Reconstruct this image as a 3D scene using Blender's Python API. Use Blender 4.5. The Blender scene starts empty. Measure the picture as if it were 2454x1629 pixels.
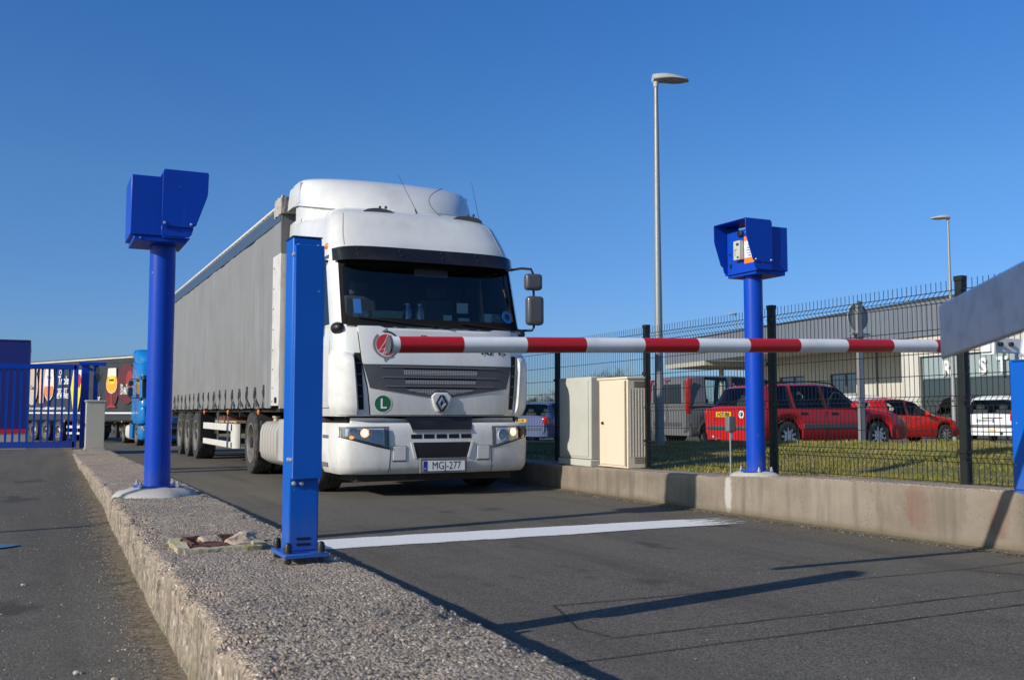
import bpy, bmesh, math, random
from mathutils import Vector as V, Matrix, noise
sc = bpy.context.scene
COL = sc.collection
rad = math.radians
pi = math.pi
random.seed(11)
# ------------------------------------------------------------------ camera, light, exposure
cam = bpy.data.cameras.new('camera')
cam.lens = 35.0; cam.sensor_width = 36.0; cam.clip_start = 0.05; cam.clip_end = 6000
cam.dof.use_dof = True; cam.dof.focus_distance = 10.5; cam.dof.aperture_fstop = 7.1
camo = bpy.data.objects.new('camera', cam); COL.objects.link(camo)
camo.location = (0, 0, 1.0)
camo.rotation_euler = (rad(90 + 4.135), 0, rad(-25.6))
sc.camera = camo
SUN_EL, SUN_AZ = 24.6, 259.0          # azimuth clockwise from +Y: the sun stands left of and a little behind the viewer
sdir = V((math.sin(rad(SUN_AZ)) * math.cos(rad(SUN_EL)), math.cos(rad(SUN_AZ)) * math.cos(rad(SUN_EL)), math.sin(rad(SUN_EL))))
sl = bpy.data.lights.new('sun', 'SUN'); sl.energy = 4.5; sl.angle = rad(0.53); sl.color = (1.0, 0.935, 0.83)
so = bpy.data.objects.new('sun', sl); COL.objects.link(so)
so.rotation_euler = (-sdir).to_track_quat('-Z', 'Y').to_euler()
w = bpy.data.worlds.new('World'); sc.world = w; w.use_nodes = True
nt = w.node_tree; nt.nodes.clear()
wo = nt.nodes.new('ShaderNodeOutputWorld'); wb = nt.nodes.new('ShaderNodeBackground')
sky = nt.nodes.new('ShaderNodeTexSky'); sky.sky_type = 'NISHITA'; sky.sun_disc = False
sky.sun_elevation = rad(SUN_EL); sky.sun_rotation = rad(SUN_AZ)
sky.altitude = 50; sky.air_density = 1.0; sky.dust_density = 0.25; sky.ozone_density = 2.6
hs = nt.nodes.new('ShaderNodeHueSaturation'); hs.inputs['Saturation'].default_value = 1.22; hs.inputs['Value'].default_value = 1.0
tcs = nt.nodes.new('ShaderNodeTexCoord'); spz = nt.nodes.new('ShaderNodeSeparateXYZ'); crs = nt.nodes.new('ShaderNodeValToRGB')
nt.links.new(tcs.outputs['Generated'], spz.inputs[0]); nt.links.new(spz.outputs[2], crs.inputs[0])      # clear polarised-blue tint by elevation
e_ = crs.color_ramp.elements
e_[0].position = .05; e_[0].color = (.33, .485, .87, 1); e_[1].position = .40; e_[1].color = (.50, .74, 1.04, 1)
q_ = e_.new(.22); q_.color = (.53, .69, .92, 1)
mm = nt.nodes.new('ShaderNodeMix'); mm.data_type = 'RGBA'; mm.blend_type = 'MULTIPLY'; mm.inputs[0].default_value = 1
nt.links.new(sky.outputs[0], hs.inputs['Color']); nt.links.new(hs.outputs[0], mm.inputs[6]); 
dsn = nt.nodes.new('ShaderNodeVectorMath'); dsn.operation = 'DOT_PRODUCT'; dsn.inputs[1].default_value = sdir; nt.links.new(tcs.outputs['Generated'], dsn.inputs[0])
aw = nt.nodes.new('ShaderNodeMapRange'); aw.interpolation_type = 'SMOOTHSTEP'; aw.inputs[1].default_value = .15; aw.inputs[2].default_value = .85; nt.links.new(dsn.outputs['Value'], aw.inputs[0])
wt_ = nt.nodes.new('ShaderNodeMix'); wt_.data_type = 'RGBA'; nt.links.new(aw.outputs[0], wt_.inputs[0]); nt.links.new(crs.outputs[0], wt_.inputs[6]); wt_.inputs[7].default_value = (1.0, .95, .85, 1)   # paler towards the sun
nt.links.new(wt_.outputs[2], mm.inputs[7]); nt.links.new(mm.outputs[2], wb.inputs[0])
wb.inputs[1].default_value = 0.132
nt.links.new(wb.outputs[0], wo.inputs[0])
vs = sc.view_settings; vs.view_transform = 'Standard'; vs.look = 'None'; vs.exposure = 0.0; vs.gamma = 1.0; vs.use_curve_mapping = False
sc.cycles.max_bounces = 8; sc.cycles.transparent_max_bounces = 16
sc.cycles.sample_clamp_indirect = 6.0

# ------------------------------------------------------------------ materials
def N(t, kind, **kw):
    n = t.nodes.new(kind)
    for k, v in kw.items():
        if k in ('op',): n.operation = v
        else: setattr(n, k, v)
    return n
def ramp(t, src, lo, hi):
    r = N(t, 'ShaderNodeMapRange'); r.interpolation_type = 'SMOOTHSTEP'
    r.inputs[1].default_value = lo; r.inputs[2].default_value = hi
    t.links.new(src, r.inputs[0]); return r.outputs[0]
def mathn(t, op, a, b=None, clamp=False):
    n = N(t, 'ShaderNodeMath', op=op); n.use_clamp = clamp
    for i, v in enumerate((a, b)):
        if v is None: continue
        if isinstance(v, (int, float)): n.inputs[i].default_value = v
        else: t.links.new(v, n.inputs[i])
    return n.outputs[0]
def mixc(t, fac, a, b):
    n = N(t, 'ShaderNodeMix'); n.data_type = 'RGBA'
    for s, v in ((0, fac), (6, a), (7, b)):
        if isinstance(v, tuple): n.inputs[s].default_value = (*v[:3], 1)
        elif isinstance(v, (int, float)): n.inputs[s].default_value = v
        else: t.links.new(v, n.inputs[s])
    return n.outputs[2]
def coords(t, scale=(1, 1, 1), kind='Object'):
    tc = N(t, 'ShaderNodeTexCoord'); mp = N(t, 'ShaderNodeMapping'); mp.inputs[3].default_value = scale
    t.links.new(tc.outputs[kind], mp.inputs[0]); return mp.outputs[0]
def tnoise(t, sc_, vec, detail=4, rough=.55):
    n = N(t, 'ShaderNodeTexNoise'); n.inputs['Scale'].default_value = sc_; n.inputs['Detail'].default_value = detail
    n.inputs['Roughness'].default_value = rough; t.links.new(vec, n.inputs['Vector']); return n.outputs[0]
def newmat(name):
    m = bpy.data.materials.new(name); m.use_nodes = True
    return m, m.node_tree, m.node_tree.nodes['Principled BSDF']
def setcol(t, b, c, sock='Base Color'):
    if isinstance(c, tuple): b.inputs[sock].default_value = (*c[:3], 1)
    else: t.links.new(c, b.inputs[sock])
def bump(t, b, h, strength=.3, dist=.01):
    n = N(t, 'ShaderNodeBump'); n.inputs['Strength'].default_value = strength; n.inputs['Distance'].default_value = dist
    t.links.new(h, n.inputs['Height']); t.links.new(n.outputs[0], b.inputs['Normal'])
def mat(name, col, rough=.5, metal=0., coat=0., dirt=.0, dcol=(.12, .10, .08), dscale=3., streak=1., bmp=None, spec=.5, emit=None, chips=False, splash=None):
    """a painted / plain surface with uneven gloss and a little grime of its own"""
    m, t, b = newmat(name)
    vec = coords(t, (1, 1, streak))
    n1 = tnoise(t, dscale, vec, 6)
    c = col
    if dirt:
        c = mixc(t, mathn(t, 'MULTIPLY', ramp(t, n1, .42, .78), dirt), col, dcol)
    if splash:                                                      # road film thrown up on the lower bodywork
        zq = N(t, 'ShaderNodeSeparateXYZ'); t.links.new(coords(t), zq.inputs[0]); n6 = tnoise(t, 7, coords(t, (1, 1, .35)), 7, .7); n7 = tnoise(t, 120, coords(t), 2, .5)
        c = mixc(t, mathn(t, 'MULTIPLY', ramp(t, mathn(t, 'SUBTRACT', zq.outputs[2], mathn(t, 'MULTIPLY', n6, .7)), splash[0], splash[0] - .5), splash[1]), c, (.34, .31, .27))
        c = mixc(t, mathn(t, 'MULTIPLY', mathn(t, 'GREATER_THAN', n7, .69), .5), c, (.16, .14, .11))
    if chips:                                                       # chipped paint, and dust splashed on the lowest part
        cv = N(t, 'ShaderNodeTexVoronoi'); cv.inputs['Scale'].default_value = 26; t.links.new(coords(t), cv.inputs['Vector']); cs = N(t, 'ShaderNodeSeparateColor'); t.links.new(cv.outputs['Color'], cs.inputs[0])
        k = mathn(t, 'MULTIPLY', mathn(t, 'GREATER_THAN', cs.outputs[0], .965), mathn(t, 'LESS_THAN', mathn(t, 'ADD', cv.outputs['Distance'], mathn(t, 'MULTIPLY', tnoise(t, 90, coords(t)), .3)), .30))
        c = mixc(t, mathn(t, 'MULTIPLY', k, .7), c, (.30, .32, .36))
        zz_ = N(t, 'ShaderNodeSeparateXYZ'); t.links.new(coords(t), zz_.inputs[0]); n4 = tnoise(t, 14, coords(t, (1, 1, .4)), 6, .7)
        c = mixc(t, mathn(t, 'MULTIPLY', ramp(t, mathn(t, 'ADD', zz_.outputs[2], mathn(t, 'MULTIPLY', n4, -.55)), .0, -.28), .2), c, (.16, .15, .14))
        n5 = tnoise(t, 3, coords(t, (9, 9, .6)), 6, .7); c = mixc(t, mathn(t, 'MULTIPLY', ramp(t, n5, .52, .75), .06), c, (.14, .19, .26))
    setcol(t, b, c)
    r = N(t, 'ShaderNodeMapRange'); t.links.new(n1, r.inputs[0]); r.inputs[3].default_value = rough * .82; r.inputs[4].default_value = min(1, rough * 1.2)
    t.links.new(r.outputs[0], b.inputs['Roughness'])
    b.inputs['Metallic'].default_value = metal; b.inputs['Coat Weight'].default_value = coat; b.inputs['Coat Roughness'].default_value = .06
    b.inputs['Specular IOR Level'].default_value = spec
    if bmp: bump(t, b, tnoise(t, bmp[0], coords(t), 3), bmp[1], bmp[2])
    if emit: b.inputs['Emission Color'].default_value = (*emit[0], 1); b.inputs['Emission Strength'].default_value = emit[1]
    return m
def glassmat(name, tint, gloss=.05, rough=.02, fmin=.04):
    m, t, b = newmat(name); t.nodes.remove(b)
    o = t.nodes['Material Output']; tr = N(t, 'ShaderNodeBsdfTransparent'); tr.inputs[0].default_value = (*tint, 1)
    g = N(t, 'ShaderNodeBsdfGlossy'); g.inputs['Roughness'].default_value = rough
    fr = N(t, 'ShaderNodeFresnel'); fr.inputs[0].default_value = 1.5; mx = N(t, 'ShaderNodeMixShader')
    t.links.new(mathn(t, 'ADD', fr.outputs[0], gloss, True), mx.inputs[0]); t.links.new(tr.outputs[0], mx.inputs[1]); t.links.new(g.outputs[0], mx.inputs[2])
    t.links.new(mx.outputs[0], o.inputs[0]); return m

def asphalt(name, base=.099, warm=0.10, patch=.45):
    m, t, b = newmat(name); vec = coords(t)
    vo = N(t, 'ShaderNodeTexVoronoi'); vo.inputs['Scale'].default_value = 150; t.links.new(vec, vo.inputs['Vector'])
    sp = N(t, 'ShaderNodeSeparateColor'); t.links.new(vo.outputs['Color'], sp.inputs[0])
    n1 = tnoise(t, .35, vec, 6, .6); n2 = tnoise(t, 2.2, vec, 6, .65); n3 = tnoise(t, 26, vec, 4, .7)
    dark = (base * .42, base * .41, base * .40); mid = (base * (1 + warm), base, base * (1 - warm)); lite = (base * 2.3, base * 2.22, base * 2.1)
    c = mixc(t, ramp(t, sp.outputs[0], .1, .9), dark, lite)
    c = mixc(t, .42, c, mid)
    c = mixc(t, mathn(t, 'MULTIPLY', ramp(t, n1, .38, .66), patch), c, (base * 1.5, base * 1.45, base * 1.35))
    c = mixc(t, mathn(t, 'MULTIPLY', ramp(t, n2, .52, .72), .35), c, (base * .62, base * .6, base * .58))
    big = N(t, 'ShaderNodeTexVoronoi'); big.inputs['Scale'].default_value = 46; t.links.new(vec, big.inputs['Vector'])
    s2 = N(t, 'ShaderNodeSeparateColor'); t.links.new(big.outputs['Color'], s2.inputs[0])
    spk = mathn(t, 'MULTIPLY', mathn(t, 'GREATER_THAN', s2.outputs[1], .94), mathn(t, 'LESS_THAN', big.outputs['Distance'], .22))
    c = mixc(t, mathn(t, 'MULTIPLY', spk, .7), c, (base * 4, base * 3.9, base * 3.6))
    # tyre-polished tracks along the lane
    tr = tnoise(t, 1.5, coords(t, (1, .07, 1)), 5, .6); c = mixc(t, mathn(t, 'MULTIPLY', ramp(t, tr, .48, .68), .5), c, (base * .72, base * .66, base * .58))
    oil = tnoise(t, 1.7, coords(t, (1, .6, 1)), 3, .5); c = mixc(t, mathn(t, 'MULTIPLY', ramp(t, oil, .64, .72), .65), c, (base * .45, base * .43, base * .42))
    mu = N(t, 'ShaderNodeMix'); mu.data_type = 'RGBA'; mu.blend_type = 'MULTIPLY'; mu.inputs[0].default_value = 1; t.links.new(c, mu.inputs[6]); mu.inputs[7].default_value = (1.06, 1.0, .87, 1); c = mu.outputs[2]
    setcol(t, b, c); b.inputs['Roughness'].default_value = .8; b.inputs['Specular IOR Level'].default_value = .22
    h = mathn(t, 'ADD', mathn(t, 'MULTIPLY', vo.outputs['Distance'], -1.0), mathn(t, 'MULTIPLY', n3, .8))
    bump(t, b, h, .35, .004)
    return m

def aggregate(name, scale=104., side=False):
    """exposed-aggregate concrete: pale and dark stones set in grey cement"""
    m, t, b = newmat(name); vec = coords(t)
    if side: vec2 = coords(t, (1, 1, .55))
    else: vec2 = vec
    vo = N(t, 'ShaderNodeTexVoronoi'); vo.inputs['Scale'].default_value = scale; t.links.new(vec2, vo.inputs['Vector'])
    v2 = N(t, 'ShaderNodeTexVoronoi'); v2.inputs['Scale'].default_value = scale * 2.3; t.links.new(vec2, v2.inputs['Vector'])
    sp = N(t, 'ShaderNodeSeparateColor'); t.links.new(vo.outputs['Color'], sp.inputs[0])
    s2 = N(t, 'ShaderNodeSeparateColor'); t.links.new(v2.outputs['Color'], s2.inputs[0])
    cr = N(t, 'ShaderNodeValToRGB'); t.links.new(sp.outputs[0], cr.inputs[0])
    e = cr.color_ramp; e.interpolation = 'CONSTANT'
    e.elements[0].position = 0; e.elements[0].color = (.11, .095, .08, 1); e.elements[1].position = .13; e.elements[1].color = (.30, .235, .18, 1)
    for p, c in ((.3, (.46, .355, .265)), (.5, (.55, .43, .33)), (.68, (.39, .31, .24)), (.84, (.64, .54, .43)), (.96, (.78, .68, .57))):
        q = e.elements.new(p); q.color = (*c, 1)
    cr2 = mixc(t, s2.outputs[0], (.24, .19, .145), (.55, .45, .355))
    n1 = tnoise(t, 1.1, vec, 7, .65); n2 = tnoise(t, 7, vec, 5, .6)
    c = mixc(t, mathn(t, 'GREATER_THAN', vo.outputs['Distance'], .62), cr.outputs[0], cr2)
    c = mixc(t, mathn(t, 'MULTIPLY', ramp(t, n2, .45, .7), .4), c, (.25, .205, .165))
    c = mixc(t, mathn(t, 'MULTIPLY', ramp(t, n1, .48, .70), .5), c, (.17, .16, .135))
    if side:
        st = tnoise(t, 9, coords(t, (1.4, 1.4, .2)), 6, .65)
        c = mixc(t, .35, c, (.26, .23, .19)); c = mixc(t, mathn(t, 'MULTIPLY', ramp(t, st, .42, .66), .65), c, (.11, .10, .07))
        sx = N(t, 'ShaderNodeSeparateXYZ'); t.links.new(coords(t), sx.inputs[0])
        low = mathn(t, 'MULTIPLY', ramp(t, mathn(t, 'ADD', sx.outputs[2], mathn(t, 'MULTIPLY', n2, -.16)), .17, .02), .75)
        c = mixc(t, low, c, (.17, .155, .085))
    setcol(t, b, c); b.inputs['Roughness'].default_value = .85; b.inputs['Specular IOR Level'].default_value = .3
    h = mathn(t, 'ADD', mathn(t, 'MULTIPLY', vo.outputs['Distance'], -1.2), mathn(t, 'MULTIPLY', v2.outputs['Distance'], -.5))
    bump(t, b, h, .8, .012)
    return m

def wallmat(name):
    m, t, b = newmat(name); vec = coords(t)
    n1 = tnoise(t, 1.6, vec, 8, .65); n2 = tnoise(t, 30, vec, 4, .7); st = tnoise(t, 5, coords(t, (1, 1, .1)), 6, .6)
    c = mixc(t, ramp(t, n1, .3, .7), (.185, .152, .118), (.285, .238, .19))
    c = mixc(t, mathn(t, 'MULTIPLY', ramp(t, st, .46, .70), .75), c, (.13, .115, .092))
    pit = N(t, 'ShaderNodeTexVoronoi'); pit.inputs['Scale'].default_value = 42; t.links.new(vec, pit.inputs['Vector'])
    sp = N(t, 'ShaderNodeSeparateColor'); t.links.new(pit.outputs['Color'], sp.inputs[0])
    pk = mathn(t, 'MULTIPLY', mathn(t, 'GREATER_THAN', sp.outputs[0], .8), mathn(t, 'LESS_THAN', pit.outputs['Distance'], .25))
    c = mixc(t, mathn(t, 'MULTIPLY', pk, .6), c, (.12, .11, .09))
    x = N(t, 'ShaderNodeSeparateXYZ'); t.links.new(vec, x.inputs[0])
    def blob(y0, z0, ry, rz):                                     # a rust or plaster stain with its own place on the wall
        a = mathn(t, 'DIVIDE', mathn(t, 'SUBTRACT', x.outputs[1], y0), ry); d = mathn(t, 'DIVIDE', mathn(t, 'SUBTRACT', x.outputs[2], z0), rz)
        r2 = mathn(t, 'ADD', mathn(t, 'MULTIPLY', a, a), mathn(t, 'MULTIPLY', d, d))
        r2 = mathn(t, 'ADD', r2, mathn(t, 'MULTIPLY', mathn(t, 'SUBTRACT', n2, .5), 1.6))
        return ramp(t, r2, 1.15, .25)
    c = mixc(t, mathn(t, 'MULTIPLY', blob(5.72, .26, .13, .20), mathn(t, 'MULTIPLY', ramp(t, st, .25, .5), .8)), c, (.20, .095, .07))
    c = mixc(t, mathn(t, 'MULTIPLY', blob(5.02, .22, .08, .15), mathn(t, 'MULTIPLY', ramp(t, st, .25, .5), .75)), c, (.20, .095, .07))
    c = mixc(t, mathn(t, 'MULTIPLY', blob(7.98, .2, .06, .24), .85), c, (.48, .46, .43))
    low = ramp(t, mathn(t, 'ADD', x.outputs[2], mathn(t, 'MULTIPLY', n1, -.12)), .02, -.06)
    c = mixc(t, mathn(t, 'MULTIPLY', low, .8), c, (.12, .105, .055))
    setcol(t, b, c); b.inputs['Roughness'].default_value = .88; b.inputs['Specular IOR Level'].default_value = .3
    bump(t, b, mathn(t, 'ADD', n2, mathn(t, 'MULTIPLY', pk, -.6)), .5, .006)
    return m
def curtainmat(name, base, stripe):
    m, t, b = newmat(name)
    x = N(t, 'ShaderNodeSeparateXYZ'); t.links.new(coords(t), x.inputs[0])
    n0 = tnoise(t, .9, coords(t, (1, 1, .15)), 5); n1 = tnoise(t, 11, coords(t, (.01, 1, .03)), 3, .7)
    n2 = tnoise(t, 1.4, coords(t), 6)
    c = mixc(t, mathn(t, 'MULTIPLY', ramp(t, n1, .54, .62), .5), base, stripe)
    c = mixc(t, mathn(t, 'MULTIPLY', ramp(t, n2, .4, .75), .35), c, tuple(v * .72 for v in base))
    setcol(t, b, c); b.inputs['Roughness'].default_value = .55
    bump(t, b, mathn(t, 'ADD', n0, mathn(t, 'MULTIPLY', n1, .12)), .4, .05)
    return m
def grillemat(name):
    m, t, b = newmat(name)
    vo = N(t, 'ShaderNodeTexVoronoi'); vo.inputs['Scale'].default_value = 46; vo.inputs['Randomness'].default_value = 0.0
    t.links.new(coords(t, (1.0, .001, 1.15)), vo.inputs['Vector'])
    h = mathn(t, 'LESS_THAN', vo.outputs['Distance'], .36)
    setcol(t, b, mixc(t, h, (.40, .40, .41), (.008, .008, .01))); b.inputs['Roughness'].default_value = .45
    return m
def grassmat(name, a, c2, c3):
    m, t, b = newmat(name); vec = coords(t)
    oi = N(t, 'ShaderNodeTexNoise'); oi.inputs['Scale'].default_value = 14; t.links.new(vec, oi.inputs['Vector'])
    n1 = tnoise(t, .8, vec, 6)
    c = mixc(t, ramp(t, oi.outputs[0], .3, .7), a, c2); c = mixc(t, mathn(t, 'MULTIPLY', ramp(t, n1, .42, .66), .65), c, c3)
    setcol(t, b, c); b.inputs['Roughness'].default_value = .7; b.inputs['Specular IOR Level'].default_value = .25
    return m
def claddingmat(name, col, axis, pitch):
    m, t, b = newmat(name); x = N(t, 'ShaderNodeSeparateXYZ'); t.links.new(coords(t), x.inputs[0])
    s = mathn(t, 'SINE', mathn(t, 'MULTIPLY', x.outputs[axis], 2 * pi / pitch)); n = tnoise(t, .7, coords(t), 5)
    setcol(t, b, mixc(t, mathn(t, 'MULTIPLY', ramp(t, n, .4, .7), .3), col, tuple(v * .75 for v in col)))
    b.inputs['Roughness'].default_value = .5; bump(t, b, ramp(t, s, -.5, .2), .6, .03)
    return m
M = {}
M['road'] = asphalt('asphalt')
M['agg'] = aggregate('aggregate_top'); M['aggside'] = aggregate('aggregate_side', 66., True)
M['wall'] = wallmat('wall_concrete')
M['line'] = None
M['blue'] = mat('blue_paint', (.002, .054, .46), .33, spec=.3, dirt=.3, dcol=(.008, .036, .30), dscale=2.2, chips=True)
M['blue2'] = mat('barrier_blue', (.002, .098, .49), .36, spec=.3, dirt=.3, dcol=(.008, .07, .34), dscale=3, chips=True)
M['white'] = mat('truck_white', (.73, .73, .715), .27, coat=.5, dirt=.5, dcol=(.46, .44, .39), dscale=2.2, streak=.35, splash=(.95, .35))
M['whiteb'] = mat('bumper_white', (.71, .71, .695), .4, dirt=.6, dcol=(.5, .49, .45), dscale=4, splash=(.25, .5))
M['dgrey'] = mat('dark_grey_plastic', (.075, .078, .085), .5, dirt=.4, dcol=(.14, .13, .12), dscale=4)
M['mirrorgrey'] = mat('mirror_housing', (.07, .072, .085), .35, coat=.2, dirt=.2, dcol=(.12, .12, .12))
M['mgrey'] = mat('mid_grey_plastic', (.14, .145, .155), .5, dirt=.3, dcol=(.2, .19, .18))
M['black'] = mat('black_plastic', (.012, .012, .014), .45, dirt=.3, dcol=(.04, .038, .035))
M['seal'] = mat('rubber_seal', (.010, .010, .011), .85, spec=.15)
M['void'] = mat('dark_void', (.004, .004, .004), .9)
M['visor'] = mat('smoked_visor', (.012, .011, .011), .16, coat=.15, dirt=.25, dcol=(.07, .06, .055))
M['rubber'] = mat('rubber', (.032, .032, .033), .8, dirt=.6, dcol=(.13, .125, .115), dscale=9)
M['steel'] = mat('steel_rim', (.36, .34, .31), .5, metal=.55, dirt=.6, dcol=(.12, .09, .06), dscale=12)
M['alloy'] = mat('alloy_rim', (.62, .63, .65), .3, metal=.8, dirt=.3, dcol=(.2, .19, .18))
M['chrome'] = mat('chrome', (.82, .83, .85), .1, metal=1.)
M['galv'] = mat('galvanised', (.50, .52, .55), .46, metal=.55, dirt=.55, dcol=(.30, .32, .36), dscale=14)
M['galvm'] = mat('galvanised_mirror', (.50, .57, .68), .34, metal=1., dirt=.6, dcol=(.24, .28, .36), dscale=16)
M['lampchrome'] = mat('lamp_reflector', (.80, .81, .82), .22, metal=0)
M['galvp'] = mat('galvanised_pole', (.31, .315, .315), .5, metal=.4, dirt=.5, dcol=(.21, .22, .23), dscale=18)
M['glass'] = glassmat('windscreen_glass', (.80, .86, .86), .035)
M['cglass'] = glassmat('car_glass', (.80, .85, .85), .0)
M['lens'] = glassmat('lamp_lens', (.9, .92, .94), .02, .03)
M['bgl'] = glassmat('building_glass', (.55, .62, .60), .30, .02)
M['red'] = mat('boom_red', (.52, .012, .014), .35, coat=.2, dirt=.4, dcol=(.28, .03, .03), dscale=7)
M['bwhite'] = mat('boom_white', (.80, .81, .83), .35, coat=.2, dirt=.5, dcol=(.52, .51, .49), dscale=7)
M['mortar'] = mat('mortar', (.44, .425, .39), .9, dirt=.5, dcol=(.36, .34, .30), dscale=5, bmp=(60, .5, .006))
M['rust'] = mat('rust', (.13, .055, .03), .9, dirt=.9, dcol=(.05, .028, .018), dscale=16, bmp=(50, .8, .008))
M['moss'] = mat('mossy_concrete', (.42, .38, .28), .9, dirt=.9, dcol=(.28, .22, .06), dscale=12, bmp=(40, .8, .01))
M['beige'] = mat('beige_cabinet', (.70, .61, .47), .5, dirt=.25, dcol=(.5, .42, .32), dscale=3, streak=.15)
M['concab'] = mat('concrete_cabinet', (.47, .47, .42), .8, dirt=.4, dcol=(.36, .36, .31), dscale=3, bmp=(80, .25, .004))
M['fence'] = mat('fence_black', (.010, .012, .012), .45)
M['gcab'] = mat('grey_green_cabinet', (.44, .43, .38), .55, dirt=.25, dcol=(.26, .27, .24))
M['orange'] = mat('orange_print', (.90, .22, .015), .6)
M['paper'] = mat('white_print', (.80, .80, .80), .6)
M['ink'] = mat('black_print', (.02, .02, .025), .6)
M['greyink'] = mat('grey_print', (.18, .2, .23), .6)
M['redink'] = mat('red_print', (.50, .03, .04), .5)
M['green'] = mat('green_sticker', (.012, .14, .055), .45)
M['yellow'] = mat('yellow_plate', (.82, .50, .015), .45)
M['amber'] = mat('amber_lens', (.80, .20, .02), .3)
M['tail'] = mat('red_lens', (.55, .015, .01), .12, coat=.6)
M['eub'] = mat('plate_blue', (.01, .04, .35), .5)
M['bulb'] = mat('lit_bulb', (1, .7, .35), .4, emit=((1, .55, .2), 9))
M['curtain'] = curtainmat('grey_curtain', (.225, .22, .213), (.29, .325, .38))
M['bluebnd'] = mat('blue_grey_tarp', (.050, .090, .165), .7, dirt=.3, dcol=(.04, .06, .10), spec=.25)
M['tarp'] = mat('worn_tarp', (.40, .375, .335), .8, dirt=.6, dcol=(.3, .27, .23), dscale=7, bmp=(9, .7, .05))
M['twhite'] = mat('trailer_white', (.66, .64, .60), .55, dirt=.5, dcol=(.42, .39, .34), dscale=6)
M['railtan'] = mat('rail_tan', (.17, .16, .15), .6, dirt=.6, dcol=(.24, .21, .18), dscale=8)
M['pillarwhite'] = mat('pillar_white', (.60, .585, .56), .5, dirt=.6, dcol=(.36, .33, .3), dscale=5)
M['tank'] = mat('tank_plastic', (.42, .40, .37), .5, dirt=.4, dcol=(.4, .37, .33))
M['frame'] = mat('chassis_black', (.022, .02, .019), .7, dirt=.6, dcol=(.07, .055, .045), dscale=6)
M['grassg'] = grassmat('turf', (.14, .135, .035), (.22, .19, .06), (.27, .20, .08))
M['grassb'] = grassmat('grass_blades', (.14, .16, .032), (.29, .26, .06), (.36, .275, .10))
M['cream'] = claddingmat('cream_cladding', (.60, .57, .50), 1, .9)
M['clad'] = claddingmat('grey_cladding', (.16, .18, .215), 1, .34)
M['soffit'] = mat('canopy_soffit', (.42, .39, .34), .7)
M['dframe'] = mat('window_frame_grey', (.05, .055, .06), .5)
M['bark'] = mat('winter_bark', (.11, .085, .065), .9)
M['wood'] = mat('pallet_wood', (.45, .33, .2), .8, dirt=.4, dcol=(.2, .14, .09))
M['interior'] = mat('cab_interior', (.085, .083, .08), .8)
M['seat'] = mat('seat_cloth', (.06, .062, .07), .9)
M['grille'] = grillemat('perforated_grille')
def carpaint(name, col, r=.26): return mat(name, col, r, coat=.2, spec=.35, dirt=.2, dcol=tuple(v * .6 + .02 for v in col), dscale=2)

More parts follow.
